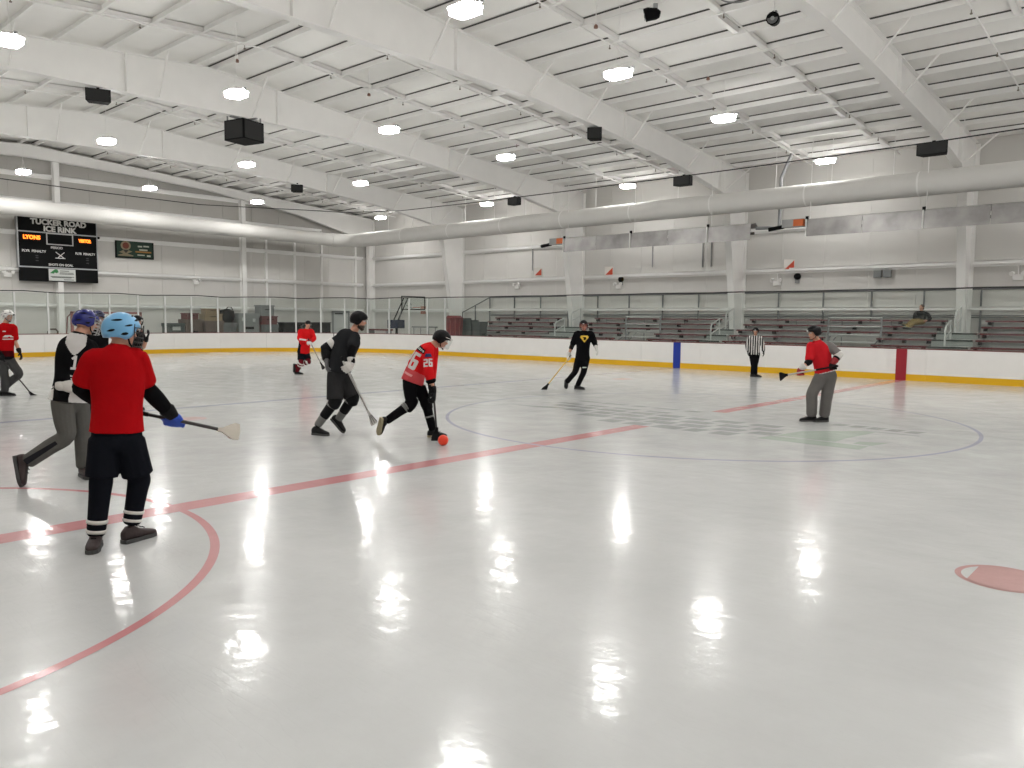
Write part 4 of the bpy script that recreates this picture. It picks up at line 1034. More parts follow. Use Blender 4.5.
def hand_tubes(mb, wrist, d, n, sz=1.0, bulk=1.0, curl=0.55, side=-1):
    d = d.normalized(); n = (n - d * n.dot(d)).normalized(); lat = d.cross(n)
    loft(mb, [wrist - d * .02, wrist + d * .03 * sz, wrist + d * .09 * sz], [(.028 * bulk, .02 * bulk), (.040 * sz * bulk, .019 * bulk), (.042 * sz * bulk, .015 * bulk)], lat, 2, 10)
    for i, L in enumerate((.072, .080, .075, .060)):
        p = wrist + d * .085 * sz + lat * (i - 1.5) * .0215 * sz * bulk; ang = 0.15; pts = [p - d * .02, p]
        for k, fr in enumerate((.45, .32, .23)):
            ang += curl * (1.0 if k else .7); p = p + (d * math.cos(ang) + n * math.sin(ang)) * L * fr * sz * (1 + (bulk - 1) * .5); pts.append(p)
        mb.tube(pts, [.0105 * bulk, .0105 * bulk, .010 * bulk, .0095 * bulk, .0075 * bulk], 8)
    b = wrist + d * .025 * sz + lat * side * .032 * sz * bulk
    m1 = b + (d * .55 + lat * side * .55 + n * .5).normalized() * .045 * sz; m2 = m1 + (d * .75 - lat * side * .05 + n * .65).normalized() * .035 * sz
    mb.tube([b - d * .01, b, m1, m2], [.014 * bulk, .014 * bulk, .012 * bulk, .009 * bulk], 8)

def shoe(root, ankle, knee, toe, m, sole_m, s=1.0, planted=None, lab=None):
    up0 = (knee - ankle).normalized(); F = (toe - ankle)
    if planted is None: planted = ankle.z < 0.17
    if planted:
        F.z = 0; F = F.normalized() if F.length > .02 else V((0, -1, 0)); U = V((0, 0, 1)); base = V((ankle.x, ankle.y, 0.002))
    else:
        F = F.normalized(); uf = (up0 - F * up0.dot(F)).normalized(); a = math.radians(24)
        F, U = (F * math.cos(a) + uf * math.sin(a)).normalized(), None
        U = (uf - F * uf.dot(F)).normalized(); base = ankle - U * .085 * s
        low = min((base + F * k).z for k in (-.07 * s, .21 * s))
        if low < 0.004: base = base + V((0, 0, 0.004 - low))
    Lx = U.cross(F)
    o = None
    up = MB(); rings = []
    prof = [(-.085, .018, .03, .075), (-.078, .032, .022, .095), (-.045, .038, .02, .125), (0.0, .040, .02, .130), (.05, .042, .02, .095), (.10, .047, .02, .078), (.15, .048, .02, .066), (.185, .040, .02, .055), (.205, .022, .024, .044)]
    seg = 12
    for x, w, z0, z1 in prof:
        for k in range(seg):
            th = 2 * math.pi * k / seg; cx, sz_ = math.cos(th), math.sin(th)
            yy = w * s * math.copysign(abs(cx) ** .7, cx); zz = (z0 + z1) / 2 + (z1 - z0) / 2 * math.copysign(abs(sz_) ** .7, sz_)
            up.v.append(tuple(base + F * x * s + Lx * yy + U * zz * s))
    n = len(prof)
    for i in range(n - 1):
        for k in range(seg): up.f.append((i * seg + k, i * seg + (k + 1) % seg, (i + 1) * seg + (k + 1) % seg, (i + 1) * seg + k))
    up.f.append(tuple(range(seg - 1, -1, -1))); up.f.append(tuple((n - 1) * seg + k for k in range(seg)))
    o = up.build('shoe', m, root, smooth='all')
    if lab: o['label'] = lab
    out = [(-.09, 0), (-.08, .034), (-.03, .043), (.06, .044), (.14, .052), (.19, .042), (.213, .015), (.213, -.015), (.19, -.042), (.14, -.052), (.06, -.044), (-.03, -.043), (-.08, -.034)]
    so = MB(); k = len(out)
    so.add([base + F * x * s + Lx * y * s for x, y in out] + [base + F * x * s + Lx * y * s + U * .028 * s for x, y in out], [tuple(range(k - 1, -1, -1)), tuple(range(k, 2 * k))] + [(i, (i + 1) % k, k + (i + 1) % k, k + i) for i in range(k)])
    so.build('sole', sole_m, o)
    lc = MB()
    for q in range(3): lc.tube([base + F * (.035 + q * .03) * s + Lx * -.02 + U * (.112 - q * .012) * s, base + F * (.045 + q * .03) * s + Lx * .02 + U * (.112 - q * .012) * s], .004, 5)
    lc.build('lace', CHAR, o)

def hel_r(az, el, k=1.0):
    c = V((math.cos(el) * math.cos(az), math.cos(el) * math.sin(az), math.sin(el)))
    r = 1.0 / math.sqrt((c.x / .128) ** 2 + (c.y / .106) ** 2 + (c.z / .128) ** 2)
    r *= 1 + .025 * math.cos(4 * az) * math.cos(el) ** 2 + .02 * (1 if (abs(el - .55) < .18) else 0)
    return c * r * k
def hel_low(az):
    a = abs(math.atan2(math.sin(az), math.cos(az)))
    pts = [(0, .22), (.55, .20), (.9, .10), (1.15, -.42), (1.6, -.66), (2.0, -.52), (2.5, -.50), (3.15, -.48)]
    return float(np.interp(a, [p[0] for p in pts], [p[1] for p in pts]))
def helmet(root, c, F, U, m, s=1.0, cage=None, visor=False, chin=True, stripe=None, lab=None, cap=False):
    F = F.normalized(); U = (U - F * U.dot(F)).normalized(); L = U.cross(F)
    W = lambda q: c + (F * q.x + L * q.y + U * q.z) * s
    mb = MB(); na, ne = 36, 9
    for kk in (1.0, .90):
        for j in range(ne + 1):
            for i in range(na):
                az = 2 * math.pi * i / na; lo = hel_low(az); el = lo + (math.pi / 2 - lo) * j / ne
                mb.v.append(tuple(W(hel_r(az, el, kk))))
    N = na * (ne + 1)
    for j in range(ne):
        for i in range(na):
            i2 = (i + 1) % na
            mb.f.append((j * na + i, j * na + i2, (j + 1) * na + i2, (j + 1) * na + i)); mb.f.append((N + j * na + i, N + (j + 1) * na + i, N + (j + 1) * na + i2, N + j * na + i2))
    for i in range(na):
        i2 = (i + 1) % na; mb.f.append((i, N + i, N + i2, i2))
    h = mb.build('helmet', m, root, smooth='all')
    if lab: h['label'] = lab
    arcp = lambda a0, a1, e0, e1, k, n=6: [W(hel_r(lerp(a0, a1, t / n), lerp(e0, e1, t / n), k)) for t in range(n + 1)]
    vm = PADK if m is not PADK else CHAR
    for sg in (1, -1):
        for a0, a1, e0, e1, r in ((.35, .95, .72, .62, .009), (1.2, 1.75, .35, .22, .007), (1.9, 2.6, .62, .50, .008), (1.5, 1.95, -.22, -.32, .010), (2.3, 2.75, -.05, -.15, .008), (.5, .9, 1.02, .95, .007)):
            MB().tube(arcp(a0 * sg, a1 * sg, e0, e1, .998), [r * s * q for q in (.25, .8, 1, 1, .9, .6, .2)], 6).build('vent', vm, h)
    MB().tube([W(V((.118, 0, .035))), W(V((.135, 0, .03)))], .02 * s, 8).build('badge', PADW if m is not HEL['white'] else vm, h)
    if chin:
        MB().tube([W(V((.0, .098, -.02))), W(V((.03, .078, -.09))), W(V((.075, .03, -.125))), W(V((.08, 0, -.13))), W(V((.075, -.03, -.125))), W(V((.03, -.078, -.09))), W(V((.0, -.098, -.02)))], .007 * s, 6).build('chin_strap', PADK, h)
    if cage:
        cg = MB(); face = lambda az, z: V((.142 * math.cos(az) + .005, .105 * math.sin(az), z))
        for z in (.02, -.012, -.045, -.078, -.11):
            cg.tube([W(face(a, z)) for a in [-1.25 + 2.5 * q / 10 for q in range(11)]], .0032 * s, 5)
        for a in (-1.25, -.8, -.4, 0, .4, .8, 1.25):
            cg.tube([W(face(a, .045)), W(face(a, -.06)), W(face(a, -.12) + V((-.012, 0, 0)))], .0032 * s, 5)
        cg.build('face_cage', cage, h)
    if visor:
        n = 12; A = [W(V((.150 * math.cos(a), .118 * math.sin(a), .05))) for a in [-1.2 + 2.4 * q / n for q in range(n + 1)]]; B = [W(V((.146 * math.cos(a), .114 * math.sin(a), -.10))) for a in [-1.2 + 2.4 * q / n for q in range(n + 1)]]
        MB().strip(A, B).build('visor', VISOR, h, smooth='all')
        MB().tube(B, .004 * s, 5).tube(A, .004 * s, 5).build('visor_rim', PADW, h)
    return h

def add_face(root, c, F, U, s=1.0):
    F = F.normalized(); U = (U - F * U.dot(F)).normalized(); L = U.cross(F)
    W = lambda x, y, z: c + (F * x + L * y + U * z) * s
    for sg in (1, -1):
        e = MB().sphere(W(.079, sg * .031, .006), .0125 * s, 10, 8).build('eye', EYE_W, root, smooth='all')
        MB().sphere(W(.089, sg * .031, .006), .006 * s, 8, 6).build('iris', EYE_D, e, smooth='all')
        MB().tube([W(.086, sg * .016, .026), W(.088, sg * .032, .031), W(.080, sg * .048, .026)], .0045 * s, 6).build('eyebrow', HAIR, root)
    MB().tube([W(.078, -.022, -.066), W(.086, 0, -.064), W(.078, .022, -.066)], [.004 * s, .0065 * s, .004 * s], 6).build('mouth', LIP, root, smooth='all')

def stick(name, pts, shaft_m, head, label, grip=None, head_m=None, hs=1.0, tilt=0.0):
    """broomball stick: shaft, grip tape and a triangular moulded head (or a lacrosse style head)"""
    o = empty(name, pts[-1], label=label, cat='stick')
    Q = [p - pts[-1] for p in pts]
    MB().tube(Q[:-1], .0145, 8).build('shaft', shaft_m, o, smooth=True)
    MB().tube([Q[0], lerp(Q[0], Q[1], .6)], .0175, 8).build('grip', grip or PADK, o, smooth=True)
    a, b = Q[-2], Q[-1]; d = (b - a); L = d.length; d.normalize()
    side = d.cross(V((0, 0, 1))); side = side.normalized() if side.length > .1 else V((1, 0, 0))
    if head == 'flat':
        v_ = d.cross(side).normalized(); side = (side * math.cos(tilt) + v_ * math.sin(tilt)).normalized(); nn = d.cross(side).normalized()
    elif head == 'edge':
        nn = side; side = d.cross(nn).normalized()
    else: nn = d.cross(side).normalized()
    W = lambda x, y, z: a + d * x * L + side * y * hs + nn * z * hs
    out = [(-.25, .017), (.0, .02), (.25, .045), (.7, .085), (1.0, .08), (1.06, .0), (1.0, -.08), (.7, -.085), (.25, -.045), (.0, -.02), (-.25, -.017)]
    if head == 'edge': out = [(-.25, .02), (.0, .022), (.3, .04), (.75, .075), (1.0, .085), (1.05, .03), (1.02, -.05), (.7, -.055), (.3, -.035), (.0, -.022), (-.25, -.02)]
    k = len(out); mb = MB()
    mb.add([W(x, y, .02 if x < .3 else .011) for x, y in out] + [W(x, y, -.02 if x < .3 else -.011) for x, y in out], [tuple(range(k)), tuple(range(2 * k - 1, k - 1, -1))] + [(i, k + i, k + (i + 1) % k, (i + 1) % k) for i in range(k)])
    hd = mb.build('head', head_m or PADK, o)
    if head == 'flat':
        for y0 in (.04, -.04):
            for xx in (.55, .86):
                pts_ = [W(xx + .16 * math.cos(t), y0 + .03 * math.sin(t), sg) for sg in (.0145,) for t in [2 * math.pi * q / 12 for q in range(13)]]
                MB().tube(pts_, .005, 5).build('rim_ring', mat('ring_brown', srgb(140, 96, 80), 0.6), hd)
    else:
        for q in range(3): MB().tube([W(.2, -.02 + q * .02, .016), W(.92, -.05 + q * .05, .013)], .005, 5).build('rib', SOLEG, hd)
    return o

def build_person(key, label, cfg):
    D = PEOPLE[key]; s = cfg.get('s', 1.0)
    root = empty('person', (D['loc'][0], D['loc'][1], 0), D['yaw'], label, 'person')
    J = {k: V(v) for k, v in D['J'].items()}
    yaw = Matrix.Rotation(D['yaw'], 4, 'Z'); Mw = Matrix.Translation((D['loc'][0], D['loc'][1], 0)) @ yaw
    for a in 'LR':
        if J['a' + a].z < .12: J['a' + a].z = max(J['a' + a].z, .095)
    neck, pel, head = J['neck'], J['pel'], J['head']
    lat_s = (J['sR'] - J['sL']).normalized(); lat_h = (J['hR'] - J['hL']).normalized()
    w = (J['sR'] - J['sL']).length
    w = max(w, .31 * s)
    chest = J.get('chest', lerp(pel, neck, .55))
    spine = [pel, chest, neck]; upv = (neck - pel).normalized()
    def sp(t):   # 0 pelvis .. 1 neck base
        if t < 0: return pel + (chest - pel).normalized() * t * .5
        if t > 1: return neck + (head - neck).normalized() * (t - 1) * .45
        return cr(spine, t * 2)
    def lt(t): return lerp(lat_h, lat_s, min(max(t, 0), 1)).normalized()
    vox = cfg.get('voxel', .011)
    hF = V(cfg['face']).normalized(); hU = lerp((head - neck).normalized(), V((0, 0, 1)), .35).normalized()
    hU = (hU - hF * hU.dot(hF)).normalized(); hL = hU.cross(hF)
    # sticks and grips
    grips = {}
    sticks = [[V(p) for p in q] for q in D['S']]
    for a, (si, t) in cfg.get('grip', {}).items():
        q = sticks[si]; g = lerp(q[0], q[-2], t); ax = (q[-2] - q[0]).normalized()
        f = (g - J['e' + a]); f = (f - ax * f.dot(ax) * .85).normalized(); d = f
        n = ax.cross(d).normalized()
        if cfg.get('flip', {}).get(a): n = -n
        wr = g - d * .075 * s - n * .032 * s
        J['w' + a] = wr; grips[a] = (d, n)
    for a in 'LR':
        if a not in grips:
            d = (J['w' + a] - J['e' + a]).normalized(); inn = (sp(.3) - J['w' + a]); n = (inn - d * inn.dot(d))
            grips[a] = (d, n.normalized() if n.length > 1e-3 else d.orthogonal())
    # ---- body
    b = MB()
    T = [(-.22, .09, .085), (-.08, .150, .108), (.08, .158, .115), (.34, .140, .103), (.60, .160, .118), (.80, w / 2 - .015, .11), (.93, w / 2 * .66, .08), (1.02, .062, .064)]
    loft(b, [sp(t) for t, _, _ in T] + [lerp(neck, head, .45)], [(a * s, d * s) for _, a, d in T] + [(.054 * s, .058 * s)], [lt(t) for t, _, _ in T] + [lat_s], 3)
    for a in 'LR':
        S_, E_, W_ = J['s' + a], J['e' + a], J['w' + a]; inn = lerp(S_, sp(.86), .35)
        loft(b, [inn, S_, lerp(S_, E_, .5), E_, lerp(E_, W_, .35), W_], [(.052 * s, .052 * s), (.055 * s, .055 * s), (.047 * s, .047 * s), (.039 * s, .039 * s), (.040 * s, .040 * s), (.027 * s, .025 * s)], hF, 3, 12)
        H_, K_, A_ = J['h' + a], J['k' + a], J['a' + a]
        loft(b, [H_ + upv * .03, H_, lerp(H_, K_, .5), K_, lerp(K_, A_, .3), A_ - (A_ - K_).normalized() * .02], [(.088 * s, .088 * s), (.090 * s, .09 * s), (.076 * s, .076 * s), (.056 * s, .058 * s), (.057 * s, .06 * s), (.038 * s, .04 * s)], lat_h, 3, 12)
    RM3 = frame_M(hF, hL, hU)
    b.sphere(head + hU * .022 * s - hF * .012 * s, (.094 * s, .074 * s, .098 * s), 18, 12, RM3)
    b.sphere(head - hU * .045 * s + hF * .022 * s, (.066 * s, .056 * s, .075 * s), 16, 10, RM3)
    b.sphere(head - hU * .100 * s + hF * .055 * s, (.024 * s, .03 * s, .02 * s), 10, 8, RM3)
    b.tube([head + hF * .080 * s + hU * .012 * s, head + hF * .102 * s - hU * .026 * s, head + hF * .082 * s - hU * .036 * s], [.009 * s, .014 * s, .012 * s], 8)
    for sg in (1, -1): b.sphere(head + hL * sg * .074 * s - hU * .008 * s - hF * .012 * s, (.02 * s, .012 * s, .032 * s), 10, 8, RM3)
    bare = cfg.get('bare_hands', '')
    for a in bare: hand_tubes(b, J['w' + a], grips[a][0], grips[a][1], s, 1.0, .5)
    skinned('body', b, SKIN, root, .0095 * (1 if vox < .014 else 1.25), 3)
    add_face(root, head, hF, hU, s)
    # ---- garments
    sh = cfg['shirt']; bag = sh.get('bag', 1.0)
    g = MB()
    hem = sh.get('hem', -.16)
    fl = sh.get('flare', 1.0)
    T = [(hem, .180 * bag * fl, .142 * bag * fl), (.06, .174 * bag * (1 + fl) / 2, .138 * bag), (.30, .163 * bag, .130 * bag), (.58, .178 * bag, .138), (.80, w / 2 + .012, .128), (.94, w / 2 * .66, .094), (1.03, .068, .070)]
    loft(g, [sp(t) for t, _, _ in T], [(a * s, d * s) for _, a, d in T], [lt(t) for t, _, _ in T], 4, 20, 'end')
    sl = sh.get('sleeve', 'short'); r0, r1, r2 = sh.get('sr', (.078, .074, .058))
    for a in 'LR':
        S_, E_, W_ = J['s' + a], J['e' + a], J['w' + a]; inn = lerp(S_, sp(.84), .4)
        if sl == 'short':
            e = sh.get('len', .72); pts = [inn, S_, lerp(S_, E_, e * .6), lerp(S_, E_, e)]; rr_ = [r0, r0, r1, r1 * 1.02]
        else:
            e = sh.get('len', .92); pts = [inn, S_, lerp(S_, E_, .5), E_, lerp(E_, W_, e)]; rr_ = [r0, r0, r1, r1 * .92, r2]
        loft(g, pts, [(q * s, q * s) for q in rr_], hF, 4, 14)
    reg = None
    if sh.get('regions'):
        def reg(c, fn=sh['regions']):
            P = np.array(pel); up = np.array(upv); L = (neck - pel).length
            h = (c - P) @ up / L
            sc = P + np.outer(np.clip(h, 0, 1) * L, up); u = ((c - sc) @ np.array(lat_s))
            dep = ((c - sc) @ np.cross(np.array(lat_s), up))
            arm = np.min([np.linalg.norm(np.cross(c - np.array(J['s' + a]), np.array((J['e' + a] - J['s' + a]).normalized())), axis=1) + 9 * (((c - np.array(J['s' + a])) @ np.array((J['e' + a] - J['s' + a]).normalized())) < .01) for a in 'LR'], axis=0) < .085
            return fn(h, u, dep, arm, c)
    env = dict(J=J, root=root, lat=lat_s, up=upv, sp=sp, s=s, head=head, hF=hF, hU=hU, hL=hL, w=w)
    shirt = skinned('shirt', g, sh['mats'], root, vox, 5, reg, (lambda o: sh['decals'](o, env)) if sh.get('decals') else None)
    # trousers
    tr = cfg['pants']; g = MB(); k = tr.get('k', 1.0)
    loft(g, [sp(-.20), sp(-.06), sp(.08), sp(.16)], [(.12 * k, .115 * k), (.168 * k, .128 * k), (.165 * k, .126 * k), (.155 * k, .118 * k)], lat_h, 3, 18)
    for a in 'LR':
        H_, K_, A_ = J['h' + a], J['k' + a], J['a' + a]
        if tr['type'] == 'shorts':
            e = tr.get('len', .85); pts = [H_ + upv * .03, H_, lerp(H_, K_, .5), lerp(H_, K_, e)]; rr_ = tr.get('r', [.10, .108, .108, .108])
        else:
            pts = [H_ + upv * .03, H_, lerp(H_, K_, .5), K_, lerp(K_, A_, .4), lerp(K_, A_, .93)]; rr_ = tr.get('r', [.10, .106, .096, .083, .078, .072])
        loft(g, pts, [(q * k * s, q * k * s) for q in rr_], lat_h, 4, 14, tr['type'] != 'shorts')
    skinned('trousers' if tr['type'] != 'shorts' else 'shorts', g, tr['m'], root, vox, 5, None, (lambda o: tr['decals'](o, env)) if tr.get('decals') else None)
    if 'legging' in cfg:
        for a in 'LR':
            H_, K_, A_ = J['h' + a], J['k' + a], J['a' + a]; lg = MB()
            loft(lg, [lerp(H_, K_, .6), lerp(H_, K_, .85), K_, lerp(K_, A_, .2), lerp(K_, A_, .5), lerp(K_, A_, .97)], [(q * s, q * s) for q in cfg.get('legr', (.075, .076, .078, .074, .068, .058))], lat_h, 4, 14)
            lo = lg.build('legging', cfg['legging'], root, smooth='all')
            for t0, t1, m_, r in cfg.get('bands', []):
                bb = MB(); loft(bb, [lerp(K_, A_, t0), lerp(K_, A_, t1)], [(r * s, r * s)] * 2, lat_h, 2, 16, False); bb.build('reflective_band', m_, lo, smooth='all')
    for (nm, a, t0, t1, r0_, r1_, m_) in cfg.get('leg_pads', []):
        K_, A_ = J['k' + a], J['a' + a]; q = MB(); loft(q, [lerp(K_, A_, t0), lerp(K_, A_, (t0 + t1) / 2), lerp(K_, A_, t1)], [(r0_ * s, r0_ * s), ((r0_ + r1_) / 2 * s, (r0_ + r1_) / 2 * s), (r1_ * s, r1_ * s)], lat_h, 3, 14); q.build(nm, m_, root, smooth='all')
    for (a, r, m_) in cfg.get('knee_pads', []):
        K_ = J['k' + a]; ax = (J['h' + a] - J['a' + a]).normalized(); q = MB(); loft(q, [K_ + ax * .09, K_, K_ - ax * .09], [(r * .92 * s,) * 2, (r * 1.05 * s,) * 2, (r * .9 * s,) * 2], lat_h, 3, 14); q.build('knee_pad', m_, root, smooth='all')
    for (nm, a, seg_, t0, t1, r0_, r1_, m_) in cfg.get('arm_pads', []):
        p, q_ = (J['s' + a], J['e' + a]) if seg_ == 'u' else (J['e' + a], J['w' + a])
        q = MB(); loft(q, [lerp(p, q_, t0), lerp(p, q_, (t0 + t1) / 2), lerp(p, q_, t1)], [(r0_ * s, r0_ * s), (max(r0_, r1_) * 1.03 * s,) * 2, (r1_ * s, r1_ * s)], hF, 3, 14); q.build(nm, m_, root, smooth='all')
    # shoes
    for a in 'LR': shoe(root, J['a' + a], J['k' + a], J['t' + a], cfg.get('shoe', SHOEB), cfg.get('sole', SOLEG), s * cfg.get('shoe_s', 1.0))
    # gloves
    for a, (m_, cuff_m) in cfg.get('gloves', {}).items():
        q = MB(); d, n = grips[a]; hand_tubes(q, J['w' + a], d, n, s, cfg.get('glove_bulk', 1.35), .62 if a in cfg.get('grip', {}) else .4, cfg.get('thumb', {}).get(a, -1))
        go = skinned('glove', q, m_, root, .0075 if vox < .014 else .009, 2)
        q = MB(); dd = (J['w' + a] - J['e' + a]).normalized()
        kb = s * min(cfg.get('glove_bulk', 1.35) / 1.35, 1.12)
        loft(q, [J['w' + a] - dd * .095 * s, J['w' + a] - dd * .03 * s, J['w' + a] - d * .004 * s], [(.058 * kb, .052 * kb), (.046 * kb, .040 * kb), (.040 * kb, .030 * kb)], d.cross(n), 3, 12); q.build('cuff', cuff_m, go, smooth='all')
    # head gear
    hc = cfg.get('helmet')
    if hc:
        if hc.get('cap'):
            q = MB(); q.sphere(head + hU * .04 * s - hF * .01 * s, (.103 * s, .084 * s, .085 * s), 18, 10, RM3); h_ = q.build('cap', hc['m'], root, smooth='all')
            MB().box(head + hF * .115 * s + hU * .035 * s, (.09 * s, .13 * s, .012 * s), M=RM3).build('peak', hc['m'], h_)
        else:
            helmet(root, head + hU * .012 * s - hF * .004 * s, hF, hU, hc['m'], s * hc.get('s', 1.0), hc.get('cage'), hc.get('visor', False), True, None, hc.get('lab'))
    if cfg.get('hair'):
        q = MB(); q.sphere(head + hU * .035 * s - hF * .022 * s, (.094 * s, .080 * s, .092 * s), 18, 12, RM3)
        q.sphere(head - hU * .02 * s - hF * .055 * s, (.05 * s, .072 * s, .08 * s), 14, 10, RM3); q.build('hair', cfg['hair'], root, smooth='all')
    if cfg.get('beard'):
        q = MB(); q.sphere(head - hU * .078 * s + hF * .036 * s, (.058 * s, .060 * s, .045 * s), 16, 10, RM3); q.sphere(head - hU * .112 * s + hF * .06 * s, (.03 * s, .034 * s, .03 * s), 12, 8, RM3); q.build('beard', HAIR, root, smooth='all')
    # sticks lie in the world as things of their own
    out = []
    for q, sc in zip(sticks, cfg.get('sticks', [])):
        out.append(stick('broomball_stick', [Mw @ p for p in q], *sc[:3], **(sc[3] if len(sc) > 3 else {})))
    return root, J, Mw
